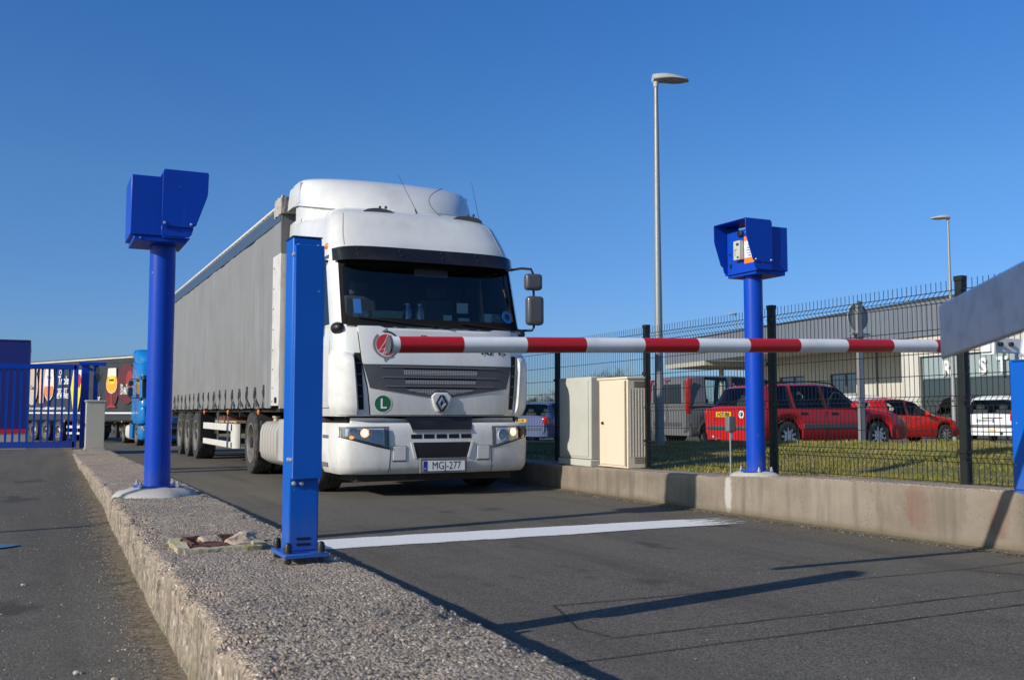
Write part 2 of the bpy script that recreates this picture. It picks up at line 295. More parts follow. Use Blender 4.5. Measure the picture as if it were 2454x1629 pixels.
# ------------------------------------------------------------------ mesh builder
class MB:
    def __init__(s): s.v = []; s.f = []; s.m = []
    def add(s, vs, fs, mi=0):
        k = len(s.v); s.v += [tuple(v) for v in vs]; s.f += [tuple(i + k for i in f) for f in fs]; s.m += [mi] * len(fs); return s
    def box(s, c, d, rz=0, mi=0, rot=None):
        x, y, z = (q / 2 for q in d); R = rot or Matrix.Rotation(rz, 3, 'Z'); c = V(c)
        vs = [c + R @ V((a * x, b * y, e * z)) for e in (-1, 1) for a, b in ((-1, -1), (1, -1), (1, 1), (-1, 1))]
        return s.add(vs, [(3, 2, 1, 0), (4, 5, 6, 7), (0, 1, 5, 4), (1, 2, 6, 5), (2, 3, 7, 6), (3, 0, 4, 7)], mi)
    def bb(s, x0, x1, y0, y1, z0, z1, mi=0): return s.box(((x0 + x1) / 2, (y0 + y1) / 2, (z0 + z1) / 2), (x1 - x0, y1 - y0, z1 - z0), mi=mi)
    def cyl(s, p0, p1, r0, r1=None, n=16, cap=True, mi=0):
        p0 = V(p0); p1 = V(p1); r1 = r0 if r1 is None else r1; a = (p1 - p0).normalized()
        u = a.orthogonal().normalized(); w_ = a.cross(u); vs = []
        for p, r in ((p0, r0), (p1, r1)):
            for i in range(n):
                t = 2 * pi * i / n; vs.append(p + (u * math.cos(t) + w_ * math.sin(t)) * r)
        fs = [(i, (i + 1) % n, n + (i + 1) % n, n + i) for i in range(n)]
        if cap: fs += [tuple(range(n - 1, -1, -1)), tuple(range(n, 2 * n))]
        return s.add(vs, fs, mi)
    def tube(s, pts, r, n=8, mi=0, cap=True):
        pts = [V(p) for p in pts]; rs = r if isinstance(r, (list, tuple)) else [r] * len(pts); vs = []; u = None
        for i, p in enumerate(pts):
            a = (pts[min(i + 1, len(pts) - 1)] - pts[max(i - 1, 0)]).normalized()
            u = a.orthogonal().normalized() if u is None else (u - a * u.dot(a)).normalized()
            w_ = a.cross(u)
            for k in range(n):
                t = 2 * pi * k / n; vs.append(p + (u * math.cos(t) + w_ * math.sin(t)) * rs[i])
        fs = []
        for i in range(len(pts) - 1):
            for k in range(n): fs.append((i * n + k, i * n + (k + 1) % n, (i + 1) * n + (k + 1) % n, (i + 1) * n + k))
        if cap: fs += [tuple(range(n - 1, -1, -1)), tuple(range((len(pts) - 1) * n, len(pts) * n))]
        return s.add(vs, fs, mi)
    def lathe(s, prof, o, axis, n=28, mi=0, close=False):
        """prof: list of (radius, distance along axis)"""
        o = V(o); a = V(axis).normalized(); u = a.orthogonal().normalized(); w_ = a.cross(u); vs = []
        for r, h in prof:
            for k in range(n):
                t = 2 * pi * k / n; vs.append(o + a * h + (u * math.cos(t) + w_ * math.sin(t)) * r)
        fs = []; L = len(prof)
        for i in range(L if close else L - 1):
            j = (i + 1) % L
            for k in range(n): fs.append((i * n + k, i * n + (k + 1) % n, j * n + (k + 1) % n, j * n + k))
        return s.add(vs, fs, mi)
    def prism(s, poly, o, ux, uy, depth, mi=0):
        """2-D outline in the plane (ux, uy) at o, given thickness along ux x uy"""
        o = V(o); ux = V(ux); uy = V(uy); nn = ux.cross(uy).normalized() * depth; n = len(poly)
        vs = [o + ux * a + uy * b for a, b in poly] + [o + ux * a + uy * b + nn for a, b in poly]
        return s.add(vs, [tuple(range(n - 1, -1, -1)), tuple(range(n, 2 * n))] + [(i, (i + 1) % n, n + (i + 1) % n, n + i) for i in range(n)], mi)
    def grid(s, fn, us, vv, mi=0, skip=None):
        vs = [fn(u, v) for v in vv for u in us]; n = len(us)
        fs = [(j * n + i, j * n + i + 1, (j + 1) * n + i + 1, (j + 1) * n + i) for j in range(len(vv) - 1) for i in range(n - 1) if not (skip and skip(i, j))]
        return s.add(vs, fs, mi)
    def slab(s, fo, fi, us, vv, mi=0):
        """a curved sheet with thickness: outer and inner surface joined round the rim"""
        nu, nv = len(us), len(vv); k = nu * nv
        vs = [fo(u, v) for v in vv for u in us] + [fi(u, v) for v in vv for u in us]; fs = []
        for j in range(nv - 1):
            for i in range(nu - 1):
                a = j * nu + i; fs.append((a, a + 1, a + nu + 1, a + nu)); fs.append((k + a + nu, k + a + nu + 1, k + a + 1, k + a))
        rim = [i for i in range(nu)] + [j * nu + nu - 1 for j in range(1, nv)] + [(nv - 1) * nu + i for i in range(nu - 2, -1, -1)] + [j * nu for j in range(nv - 2, 0, -1)]
        for a, b in zip(rim, rim[1:] + rim[:1]): fs.append((b, a, k + a, k + b))
        return s.add(vs, fs, mi)
    def ball(s, c, r, n=12, mi=0, sz=(1, 1, 1)):
        c = V(c); vs = []; m_ = n // 2
        for j in range(m_ + 1):
            p = pi * j / m_
            for k in range(n):
                t = 2 * pi * k / n; vs.append(c + V((math.sin(p) * math.cos(t) * r * sz[0], math.sin(p) * math.sin(t) * r * sz[1], math.cos(p) * r * sz[2])))
        return s.add(vs, [(j * n + k, (j + 1) * n + k, (j + 1) * n + (k + 1) % n, j * n + (k + 1) % n) for j in range(m_) for k in range(n)], mi)
    def build(s, name, m, parent=None, smooth=35, bevel=None, weld=True, sub=0, normals=True):
        me = bpy.data.meshes.new(name)
        me.from_pydata(s.v, [], s.f)
        ms = m if isinstance(m, (list, tuple)) else [m]
        for q in ms: me.materials.append(M[q] if isinstance(q, str) else q)
        me.polygons.foreach_set('material_index', s.m)
        if normals:
            bm = bmesh.new(); bm.from_mesh(me)
            if weld: bmesh.ops.remove_doubles(bm, verts=bm.verts, dist=1e-5)
            bmesh.ops.recalc_face_normals(bm, faces=bm.faces); bm.to_mesh(me); bm.free()
        if smooth:
            me.polygons.foreach_set('use_smooth', [True] * len(me.polygons)); me.set_sharp_from_angle(angle=rad(smooth))
        me.update()
        o = bpy.data.objects.new(name, me); COL.objects.link(o)
        if parent is not None: o.parent = parent
        if sub:
            d = o.modifiers.new('smooth', 'SUBSURF'); d.levels = d.render_levels = sub
        if bevel:
            d = o.modifiers.new('edges', 'BEVEL'); d.width = bevel[0]; d.segments = bevel[1]; d.limit_method = 'ANGLE'; d.angle_limit = rad(40); d.harden_normals = False
        return o
def tag(o, label=None, cat=None, group=None, kind=None):
    for k, v in (('label', label), ('category', cat), ('group', group), ('kind', kind)):
        if v: o[k] = v
    return o
def thing(name, label, cat, loc=(0, 0, 0), rz=0, group=None):
    o = bpy.data.objects.new(name, None); COL.objects.link(o); o.location = loc; o.rotation_euler = (0, 0, rz); o.empty_display_size = .2
    return tag(o, label, cat, group)
def dup(root, loc, rz=None, label=None, group=None, parent=None):
    c = root.copy(); COL.objects.link(c)
    if parent is not None: c.parent = parent
    else:
        c.location = loc
        if rz is not None: c.rotation_euler = (0, 0, rz)
    if label: c['label'] = label
    if group: c['group'] = group
    for ch in [q for q in KIDS(root)]: dup(ch, None, parent=c)
    return c
def KIDS(root): return [o for o in COL.objects if o.parent == root]
def text(body, size, m, parent, mtx, name='lettering', ext=.002, bold=0., align='CENTER', sx=1., shear=0):
    cu = bpy.data.curves.new(name, 'FONT'); cu.body = body; cu.size = size; cu.extrude = ext; cu.align_x = align; cu.align_y = 'CENTER'; cu.offset = bold; cu.shear = shear; cu.resolution_u = 3
    ob = bpy.data.objects.new(name, cu); COL.objects.link(ob)
    me = bpy.data.meshes.new_from_object(ob.evaluated_get(bpy.context.evaluated_depsgraph_get()))
    bpy.data.objects.remove(ob); bpy.data.curves.remove(cu)
    me.transform(mtx @ Matrix.Diagonal((sx, 1, 1, 1))); me.materials.clear(); me.materials.append(M[m])
    o = bpy.data.objects.new(name, me); COL.objects.link(o); o.parent = parent; return o
def basis(o, ux, uy):
    ux = V(ux).normalized(); uy = V(uy).normalized(); n = ux.cross(uy)
    return Matrix(((ux.x, uy.x, n.x, o[0]), (ux.y, uy.y, n.y, o[1]), (ux.z, uy.z, n.z, o[2]), (0, 0, 0, 1)))
def lerp(a, b, t): return a + (b - a) * t
def pl(x, pts):
    """piecewise-linear curve"""
    if x <= pts[0][0]: return pts[0][1]
    for (a, b), (c, d) in zip(pts, pts[1:]):
        if x <= c: return b + (d - b) * (x - a) / (c - a)
    return pts[-1][1]
def lin(a, b, n): return [a + (b - a) * i / (n - 1) for i in range(n)]
def pr(x0, x1, *more):                                             # sorted unique list
    return sorted(set([x0, x1, *more]))
# ------------------------------------------------------------------ the setting
def gz(x, y):
    z = -.0225 * min(max(y - 25, 0), 20)
    if x > 6.3:
        far = pl(x, [(6.3, 0), (9, .1), (14, .16), (24, .04), (34, 0)])
        z = lerp(far, far - .012 * max(0, y - 20), 1) if y < 45 else far - .30
    elif x < .8:
        l = .08 + .018 * max(min(y, 18), -2)
        z = l if y < 18 else lerp(l, z, min(1, (y - 18) / 8))
    return z
xs = sorted(set([-3000, -800, -300, -120, -60, -30, -15, -8, -4, -2, -1, 0, .5, .799, .801, 1.2, 2, 3, 4, 5, 6, 6.299, 6.301, 7, 8, 9, 11, 14, 18, 24, 30, 34, 45, 60, 120, 300, 800, 3000]))
ys = sorted(set([-3000, -800, -200, -60, -20, -8, -3, 0, 2, 4, 6, 8, 10, 12, 14, 16, 18, 19, 20, 22, 24, 25, 26, 28, 31, 34, 38, 42, 45, 46, 60, 90, 160, 400, 1000, 3000]))
g = MB().grid(lambda x, y: (x, y, gz(x, y)), xs, ys).build('ground', 'road', smooth=60); tag(g, kind='structure')

# painted stop line: worn edges
def worn(name, nodescale=9.):
    m, t, b = newmat(name); n = tnoise(t, nodescale, coords(t, (.35, 2.2, 1)), 7, .72); n2 = tnoise(t, 60, coords(t), 4, .7)
    x = N(t, 'ShaderNodeSeparateXYZ'); t.links.new(coords(t, kind='Generated'), x.inputs[0])
    edge = mathn(t, 'ABSOLUTE', mathn(t, 'SUBTRACT', x.outputs[1], .5))                # 0 centre .. 0.5 edge
    endf = ramp(t, x.outputs[0], .80, 1.0)
    a = mathn(t, 'SUBTRACT', mathn(t, 'ADD', mathn(t, 'MULTIPLY', n, .85), mathn(t, 'MULTIPLY', n2, .35)), mathn(t, 'ADD', mathn(t, 'MULTIPLY', ramp(t, edge, .30, .52), .62), mathn(t, 'MULTIPLY', endf, .3)))
    al = ramp(t, a, .36, .50)
    setcol(t, b, mixc(t, ramp(t, n2, .4, .7), (.78, .77, .74), (.88, .87, .84))); b.inputs['Roughness'].default_value = .7
    t.links.new(al, b.inputs['Alpha']); return m
M['line'] = worn('worn_white_paint')
ln = MB().grid(lambda x, y: (x, y + .02 * math.sin(x * 3) + .06 * (x - 4) / 2, .005), lin(1.1, 6.1, 26), lin(7.22, 7.80, 7)).build('stop_line', 'line', smooth=0, normals=False); tag(ln, kind='structure')
# saw cuts of the vehicle loop in the road surface
def cut(mb, pts, wd=.006):
    q = []
    for (a, b), (c, d) in zip(pts, pts[1:]):
        n = max(2, int(math.hypot(c - a, d - b) / .12))
        q += [(lerp(a, c, i / n), lerp(b, d, i / n)) for i in range(n)]
    q.append(pts[-1]); L = []; 
    for i, (x, y) in enumerate(q):
        dx = q[min(i + 1, len(q) - 1)][0] - q[max(i - 1, 0)][0]; dy = q[min(i + 1, len(q) - 1)][1] - q[max(i - 1, 0)][1]; l = math.hypot(dx, dy) or 1
        j = noise.noise(V((x * 6, y * 6, 3))) * .008; w2 = wd * (.6 + .8 * abs(noise.noise(V((x * 9, y * 9, 8)))))
        L.append(((x - dy / l * (w2 + j), y + dx / l * (w2 + j), .0045), (x + dy / l * (w2 - j), y - dx / l * (w2 - j), .0045)))
    k = len(L); mb.add([p for l in L for p in l], [(2 * i, 2 * i + 1, 2 * i + 3, 2 * i + 2) for i in range(k - 1)])
c = MB()
cut(c, [(2.45, 4.62), (5.35, 4.55)]); cut(c, [(5.35, 4.55), (5.62, 4.05), (5.7, 3.9)]); cut(c, [(2.35, 3.86), (5.72, 3.9)]); cut(c, [(1.85, 3.55), (5.7, 3.62)]); cut(c, [(2.45, 4.62), (2.3, 4.1), (2.35, 3.86)])
cut(c, [(5.35, 4.55), (6.3, 4.62)], .005); cut(c, [(2.0, 8.35), (6.0, 8.1)], .004)
tag(c.build('saw_cut', mat('bitumen', (.018, .018, .018), .6), smooth=0, normals=False), kind='structure')
# puddle in the left lane
pm, t_, b_ = newmat('puddle_water'); b_.inputs['Base Color'].default_value = (.012, .013, .014, 1); b_.inputs['Roughness'].default_value = .03; b_.inputs['Specular IOR Level'].default_value = .4
bump(t_, b_, tnoise(t_, 9, coords(t_, (1, .5, 1)), 3), .02, .01)
pd = MB(); ring = []
for i in range(40):
    a = 2 * pi * i / 40; r = 1 + .22 * noise.noise(V((math.cos(a) * 1.6, math.sin(a) * 1.6, 4)))
    px, py = -.44 + .34 * r * math.cos(a), 6.72 + .17 * r * math.sin(a); ring.append((px, py, .08 + .018 * py + .008))
pd.add(ring, [tuple(range(40))]); tag(pd.build('puddle', pm, smooth=0), kind='structure')

# raised kerb island with exposed aggregate, and the wall opposite
def roundrect(x0, x1, z0, z1, r, n=5):
    """left foot up, over the top, down to the right foot"""
    p = [(x0 - .02, z0)] + [(x0 - .02 * (1 - i / 10), lerp(z0, z1 - r, i / 10)) for i in range(1, 11)]
    p += [(x0 + r - r * math.cos(pi / 2 * i / n), z1 - r + r * math.sin(pi / 2 * i / n)) for i in range(1, n + 1)]
    m_ = 26; p += [(lerp(x0 + r, x1 - r, i / m_), z1) for i in range(1, m_)]
    p += [(x1 - r + r * math.sin(pi / 2 * i / n), z1 - r + r * math.cos(pi / 2 * i / n)) for i in range(0, n + 1)]
    p += [(x1, lerp(z1 - r, z0, i / 4)) for i in range(1, 5)]
    return p
yk = [-3 + .5 * i for i in range(8)]
while yk[-1] < 17.9: yk.append(yk[-1] + max(.018, (abs(yk[-1]) + .3) * .0072))
def kerbpt(i, y, pro):
    K = len(pro)
    x, z = pro[i]; d = 2.2 if y > 1 else 1
    wob = noise.noise(V((x * 2, y * .9, z * 2))) * .014
    f = noise.noise(V((x * 38, y * 38, z * 38))) * .0045 + noise.noise(V((x * 12, y * 12, z * 9))) * .006 if y < 9 else 0
    e = 1 if z > .05 else 0
    if 9 <= i <= K - 4 and (i < 18 or i > K - 12):                 # chipped arrises
        cn = noise.noise(V((x * 3, y * 5.5, 11))) + .6 * noise.noise(V((x * 20, y * 22, 4)))
        if cn > .28: f -= min(.022, (cn - .28) * .09)
    if y < 14 and min(abs(y - q) for q in (2.9, 6.45, 10.2)) < .016: f -= .010
    taper = max(0, (y - 9)) * .009                                  # the island narrows a little towards the gate
    xx = x + (.011 * max(0, y - 4) if x < .85 and y < 9 else (.055 if x < .85 else -taper))
    if z > .39: return (xx, y, z + (wob * .5 + f) * e)
    return (xx + (wob + f) * e * (1 if x < .85 else -1), y, z + f * e * .5)
pro = roundrect(.47, 1.185, -.05, .4, .035)
k = MB(); K = len(pro)
k.grid(lambda i, y: kerbpt(int(i), y, pro), list(range(K)), yk)
for i, fidx in enumerate(k.f):
    q = fidx[0] % K
    if q < 11 or q > K - 6: k.m[i] = 1
k.add([kerbpt(i, 17.9, pro) for i in range(K)], [tuple(range(K))], 1)
tag(k.build('kerb_island', ['agg', 'aggside'], smooth=70), kind='structure')

wt = [(-3, .45), (4.7, .44), (6.2, .43), (7.1, .415), (8.2, .36), (9.3, .342), (11.3, .31), (30, .3)]
wx = [(-3, 6.42), (3.5, 6.42), (4.9, 6.33), (5.3, 6.25), (6.2, 6.235), (8.2, 6.172), (30, 6.16)]
def wallpt(i, y):
    z1 = pl(y, wt); x0 = pl(y, wx); p = wpro[int(i)]
    return (x0 + p[0] + (noise.noise(V((p[0] * 3, y * 3, p[1] * 5))) * .006 + noise.noise(V((p[0] * 20, y * 20, p[1] * 20))) * .003), y, lerp(-.06, z1, p[1]) + noise.noise(V((p[0] * 15, y * 15, 2))) * .004 * (p[1] > .8))
wpro = [(0, 0), (0, .15), (0, .3), (0, .5), (0, .7), (0, .85), (0, .94), (.008, .98), (.025, 1), (.08, 1), (.15, 1), (.22, 1), (.3, 1), (.4, 1), (.42, .94), (.42, 0)]
yw = [-3, 0, 2, 3.5, 4.2]
while yw[-1] < 30: yw.append(yw[-1] + (.06 if yw[-1] < 13 else .7))
k = MB().grid(wallpt, list(range(len(wpro))), yw)
for i, fidx in enumerate(k.f):
    if 7 <= fidx[0] % len(wpro) <= 13: k.m[i] = 1
wl = k.build('low_wall', ['wall', 'agg'], smooth=60)
tag(wl, 'low weathered concrete wall with rust stains running under the black mesh fence', 'wall')

# grass bank behind the fence
def bank(x, y):
    pk = .46 - .026 * (min(y, 22) - 14.2)
    z = pl(x, [(6.56, pl(y, wt) - .03), (8, .35), (12.4, pk), (13.3, .17), (13.6, .05)])
    return z - (.012 * max(0, y - 22)) + .02 * noise.noise(V((x * 1.3, y * 1.3, 0)))
bk = MB().grid(lambda x, y: (x, y, bank(x, y)), lin(6.56, 13.6, 30), lin(2, 46, 110)).build('grass_bank', 'grassg', smooth=60); tag(bk, kind='structure')
gb = MB(); rs = random.Random(5)
for _ in range(90000):
    y = 3.6 + 15 * rs.random() ** 1.35; x = 6.62 + 6.6 * rs.random()
    z = bank(x, y); h = (.012 + .032 * rs.random()) * (.6 + 1.1 * max(0, .5 + noise.noise(V((x * .9, y * .9, 3))))); a = rs.random() * 2 * pi; wd = .004 + .004 * rs.random(); lx, ly = (rs.random() - .5) * .08, (rs.random() - .5) * .08
    ca, sa = math.cos(a) * wd, math.sin(a) * wd
    n = len(gb.v); gb.v += [(x - ca, y - sa, z - .01), (x + ca, y + sa, z - .01), (x + lx, y + ly, z + h)]; gb.f.append((n, n + 1, n + 2)); gb.m.append(0)
tag(gb.build('grass', 'grassb', smooth=0, normals=False), kind='stuff')

# sandy dirt gathered at the kerb foot and the wall foot
def sandmat(name):
    m, t, b = newmat(name); n = tnoise(t, 5, coords(t), 8, .7); n2 = tnoise(t, 45, coords(t), 4, .7); x = N(t, 'ShaderNodeSeparateXYZ'); t.links.new(coords(t, kind='UV'), x.inputs[0])
    a = mathn(t, 'ADD', mathn(t, 'MULTIPLY', n, .8), mathn(t, 'MULTIPLY', n2, .85)); t.links.new(mathn(t, 'MULTIPLY', ramp(t, mathn(t, 'SUBTRACT', a, mathn(t, 'MULTIPLY', x.outputs[0], 1.0)), .34, .70), .75), b.inputs['Alpha'])
    setcol(t, b, mixc(t, ramp(t, n2, .35, .65), (.15, .118, .08), (.30, .245, .18))); b.inputs['Roughness'].default_value = .95; b.inputs['Specular IOR Level'].default_value = .2
    bump(t, b, n2, .5, .006); return m
M['sand'] = sandmat('sand')
def strip(nm, edge, side, y0, y1, wd):
    ys_ = lin(y0, y1, 60); us = lin(0, 1, 7); q = MB().grid(lambda u, y: (edge(y) + side * wd * u, y, gz(edge(y) + side * wd * u, y) + .006 + .012 * (1 - u) ** 2), us, ys_); o = q.build(nm, 'sand', smooth=60, normals=False, weld=False)
    uv = o.data.uv_layers.new(name='UVMap')
    for l in o.data.loops: uv.data[l.index].uv = (us[l.vertex_index % 7], .5)
    return tag(o, kind='stuff')
strip('sand', lambda y: .505 + .011 * max(0, min(y, 9) - 4), -1, 1.5, 17.8, .40); strip('sand', lambda y: pl(y, wx) + .01, -1, 3.0, 20, .40)
# loose stones along the kerb foot, the wall foot and on the island
st = MB(); rs = random.Random(9)
def pebble(mb, x, y, z, r, mi):
    vs = []; a0 = rs.random() * 6
    for j, (zz, rr) in enumerate(((-.4, .6), (.1, 1), (.6, .55))):
        for q in range(5):
            t = a0 + 2 * pi * q / 5; vs.append((x + math.cos(t) * r * rr * rs.uniform(.75, 1.2), y + math.sin(t) * r * rr * rs.uniform(.75, 1.2), z + zz * r))
    mb.add(vs, [(j * 5 + q, j * 5 + (q + 1) % 5, (j + 1) * 5 + (q + 1) % 5, (j + 1) * 5 + q) for j in (0, 1) for q in range(5)] + [(10, 11, 12, 13, 14)], mi)
for _ in range(2600):
    y = 2.4 + 9 * rs.random() ** 1.6; x = .45 + .011 * max(0, min(y, 9) - 4) - abs(rs.gauss(0, .085)); pebble(st, x, y, gz(x, y), rs.uniform(.0015, .0055) * (1.7 if rs.random() < .05 else 1), rs.choice((0, 0, 0, 1, 2, 2)))
for _ in range(900):
    y = 2.2 + 9 * rs.random(); x = .4 - 1.9 * rs.random(); pebble(st, x, y, gz(x, y), rs.uniform(.002, .0055), rs.choice((0, 0, 1, 2)))
for _ in range(1500):
    y = 4.3 + 8 * rs.random(); x = pl(y, wx) - abs(rs.gauss(0, .06)); pebble(st, x, y, 0, rs.uniform(.003, .009), rs.choice((0, 0, 1, 2)))
for _ in range(500):
    y = 2.2 + 7 * rs.random(); x = 1.3 + 4.6 * rs.random(); pebble(st, x, y, 0, rs.uniform(.002, .004), rs.choice((0, 1)))
for _ in range(4200):
    y = 1.7 + 6 * rs.random() ** 1.7; x = .50 + .66 * rs.random(); pebble(st, x, y, .4, rs.uniform(.002, .0065), rs.choice((0, 0, 1, 2, 3)))
tag(st.build('gravel', [mat('stone_tan', (.28, .23, .18), .85), mat('stone_pale', (.46, .41, .35), .85), mat('stone_grey', (.19, .175, .16), .85), mat('stone_dark', (.08, .078, .075), .8)], smooth=0, normals=False), kind='stuff')
lf = MB(); 
for i, (a, b, c_) in enumerate(((0, 0, 0), (.028, -.012, .003), (.06, -.006, .006), (.085, .008, .003), (.05, .016, .008), (.02, .014, .004))): lf.v.append((a, b, c_))
lf.f = [(0, 1, 2, 3, 4, 5)]; lf.m = [0]
o = lf.build('fallen_leaf', mat('dead_leaf', (.20, .045, .02), .8), smooth=0); o.location = (-.23, 3.62, gz(-.23, 3.62) + .003); tag(o, 'curled reddish dead leaf lying on the left lane', 'leaf')
for i, (x, y, r, lb) in enumerate(((.155, 3.62, .012, 'pale crumbled stone lying beside the kerb foot near the front'), (.26, 3.5, .008, 'small round whitish pebble next to the crumbled stone by the kerb'), (-.02, 5.35, .010, 'white stone lying alone on the left lane between puddle and dead leaf'))):
    mbx = MB().ball((0, 0, r * .4), r, 12, sz=(1.2, .9, .55)); mbx.ball((r * 1.1, -r * .4, r * .25), r * .5, 10, sz=(1, 1, .6)); mbx.v = [(a + r * .35 * noise.noise(V((a / r, b / r, c_ / r + i))), b + r * .35 * noise.noise(V((a / r + 5, b / r, c_ / r))), c_ + r * .2 * noise.noise(V((a / r, b / r + 5, c_ / r)))) for a, b, c_ in mbx.v]
    o = mbx.build('stone', mat('white_stone', (.48, .44, .38), .9, dirt=.6, dcol=(.3, .26, .2), dscale=60), smooth=50); o.location = (x, y, gz(x, y)); tag(o, lb, 'stone')

# ------------------------------------------------------------------ card-reader terminals
def bolt(mb, p, axis, r=.012, h=.01, mi=0): mb.lathe([(0, 0), (r, 0), (r, h * .4), (r * .7, h), (0, h * 1.15)], p, axis, 12, mi)
def terminal(name, label, loc, rz, top, full, squash):
    """local: the reader faces +x; y across"""
    t = thing(name, label, 'card reader', loc, rz, 'card reader terminals beside the lane'); H = top
    z0, z1 = H - .49, H
    MB().cyl((0, 0, .0), (0, 0, z0 - .04), .092, n=40, cap=True).build('post', 'blue', t)
    b = MB()                                                        # mortar collar
    prof = [(.36, -.05), (.345, -.01), (.31, .022), (.23, .048), (.165, .058), (.12, .06), (0, .06)]
    b.lathe(prof, (0, 0, 0), (0, 0, 1), 36)
    b.v = [(x * (1 + .12 * noise.noise(V((x * 4, y * 4, 1)))) * .93, y * 1.05 * (1 + .14 * noise.noise(V((x * 5, y * 5, 7)))), z + .008 * noise.noise(V((x * 14, y * 14, 2)))) for x, y, z in b.v]
    b.v = [(x * squash, y, z) for x, y, z in b.v]; b.build('mortar_base', 'mortar', t)
    fl = MB().cyl((0, 0, .055), (0, 0, .068), .165 if squash > .8 else .15, n=32); fl.build('base_flange', 'blue', t)
    for a in (45, 135, 225, 315):
        q = MB(); p = (.19 * squash * math.cos(rad(a)), .19 * math.sin(rad(a)), .02)
        q.cyl(p, (p[0], p[1], .10), .009, n=8); q.cyl((p[0], p[1], .06), (p[0], p[1], .078), .017, n=6); q.build('anchor_bolt', 'galv', t)
    bx = MB().bb(-.25, .06, -.225, .225, z0 + .0, z1 - .055); bx.build('housing', 'blue', t, bevel=(.006, 2))
    MB().bb(-.225, .14, -.215, .215, z0 - .04, z0 - .001).build('bottom_tray', 'blue', t, bevel=(.004, 1))
    lp = MB(); bolt(lp, (-.18, -.216, z0 - .02), (0, -1, 0), .006); lp.build('screw', 'galv', t)
    # visor hood: bent sheet, sides cut back towards the bottom
    hd = MB(); th = .006
    prof = [(-.04, z0 + .07), (.17, z0 + .07), (.20, z0 + .09), (.272, z1 - .19), (.279, z1 - .16), (.283, z1 - .01), (.265, z1), (-.02, z1), (-.04, z1 - .02)]
    for s in (-1, 1): hd.prism(prof, (0, s * .25 - (th if s > 0 else 0), 0), (1, 0, 0), (0, 0, 1), -th)
    hd.bb(-.03, .279, -.249, .249, z1 - th, z1 + .001)
    hd.v = [(x, y, z) for x, y, z in hd.v]
    hd.build('hood', 'blue', t, bevel=(.008, 3), weld=False)
    # folded lower skirt
    sk = MB()
    for s in (-1, 1): sk.prism([(-.04, z0 + .075), (.185, z0 + .075), (.17, z0 + .02), (.15, z0 + .0), (-.04, z0 + .0)], (0, s * .238, 0), (1, 0, 0), (0, 0, 1), -.006)
    sk.bb(-.03, .16, -.236, .236, z0 - .012, z0 - .002); sk.build('skirt', 'blue', t, bevel=(.006, 2), weld=False)
    for s in (-1, 1):
        for xx in (-.02, .165):
            q = MB(); bolt(q, (xx, s * .2515, z0 + .095), (0, s, 0), .011, .009); q.build('screw', 'galv', t)
    fp = MB().bb(.115, .128, -.232, .232, z0 + .0, z1 - .07); fp.build('face_plate', 'blue', t, bevel=(.003, 1))
    if full:
        X = .1285
        rd = MB().bb(X, X + .055, -.068, .032, z0 + .12, z0 + .31).build('card_reader', mat('reader_grey', (.48, .48, .44), .5), t, bevel=(.006, 2))
        for b4 in ((-.02, .02, .26, .285), (-.055, -.005, .22, .2235), (-.04, -.0365, .16, .2195), (-.01, .015, .135, .155)): MB().bb(X + .0553, X + .0572, b4[0], b4[1], z0 + b4[2], z0 + b4[3]).build('reader_print', 'ink', rd)
        lb = MB().bb(X, X + .002, .038, .198, z0 + .08, z0 + .345).build('notice', 'paper', t)
        for a_, b2 in ((.08, .135), (.30, .345)): MB().bb(X + .0021, X + .003, .038, .198, z0 + a_, z0 + b2).build('notice_band', 'orange', lb)
        for i, s in enumerate(('DE L', 'ACCES PL', 'PRESENTER', 'VOTRE CARTE', 'AU LECTEUR', 'MERCI')):
            text(s, .019 if i else .026, 'eub' if i else 'ink', lb, basis((X + .0032, .125, z0 + .282 - i * .026), (0, 1, 0), (0, 0, 1)), 'lettering', .0003, .0005)
        MB().bb(X, X + .03, -.04, .03, z0 + .355, z0 + .405).build('camera_window', 'black', t, bevel=(.008, 2))
        for yy, zz4, r4 in ((.075, .39, .016), (-.175, .375, .01)): q = MB(); bolt(q, (X, yy, z0 + zz4), (1, 0, 0), r4, r4); q.build('stud', 'chrome', t)
        MB().cyl((X, -.19, z0 + .20), (X + .006, -.19, z0 + .20), .012, n=12).build('lock', 'black', t); MB().bb(X, X + .01, -.185, -.165, z0 + .06, z0 + .10).build('hinge', 'black', t)
    return t
terminal('card_terminal', 'card reader on tall blue post on the kerb island, its hood turned away', (.832, 7.76, .40), 0, 2.36, False, .95)
terminal('card_terminal', 'card reader on blue post on the low wall, orange and white notice under its hood', (6.375, 7.79, .37), pi, 2.49, True, .56)

# ------------------------------------------------------------------ boom rest post
t = thing('boom_rest', 'square blue steel post with bolted cover standing on the kerb island', 'barrier post', (.99, 4.07, .4))
MB().bb(-.060, .060, -.07, .055, .045, 1.31).build('column', 'blue2', t, bevel=(.006, 2))
MB().bb(-.062, .062, -.072, .057, 1.311, 1.316).build('top_cap', mat('dark_blue', (.006, .02, .12), .4), t)
cv = MB(); th = .004
cv.bb(-.058, .060, -.112, -.108, .335, 1.275); cv.bb(-.058, -.054, -.108, -.0705, .335, 1.275); cv.bb(.056, .060, -.108, -.0705, .335, 1.275)
cv.build('cover', 'blue2', t, bevel=(.002, 1), weld=False)
q = MB()
for p, ax in (((-.042, -.09, 1.27), (0, 0, 1)), ((.04, -.09, 1.27), (0, 0, 1)), ((-.0582, -.09, 1.235), (-1, 0, 0)), ((-.0582, -.095, .41), (-1, 0, 0)), ((-.0602, -.06, .41), (-1, 0, 0)), ((-.042, -.0705, .315), (0, -1, 0)), ((-.010, -.0705, .315), (0, -1, 0))): q = MB(); bolt(q, p, ax, .0095, .009); q.build('screw', 'galv', t)
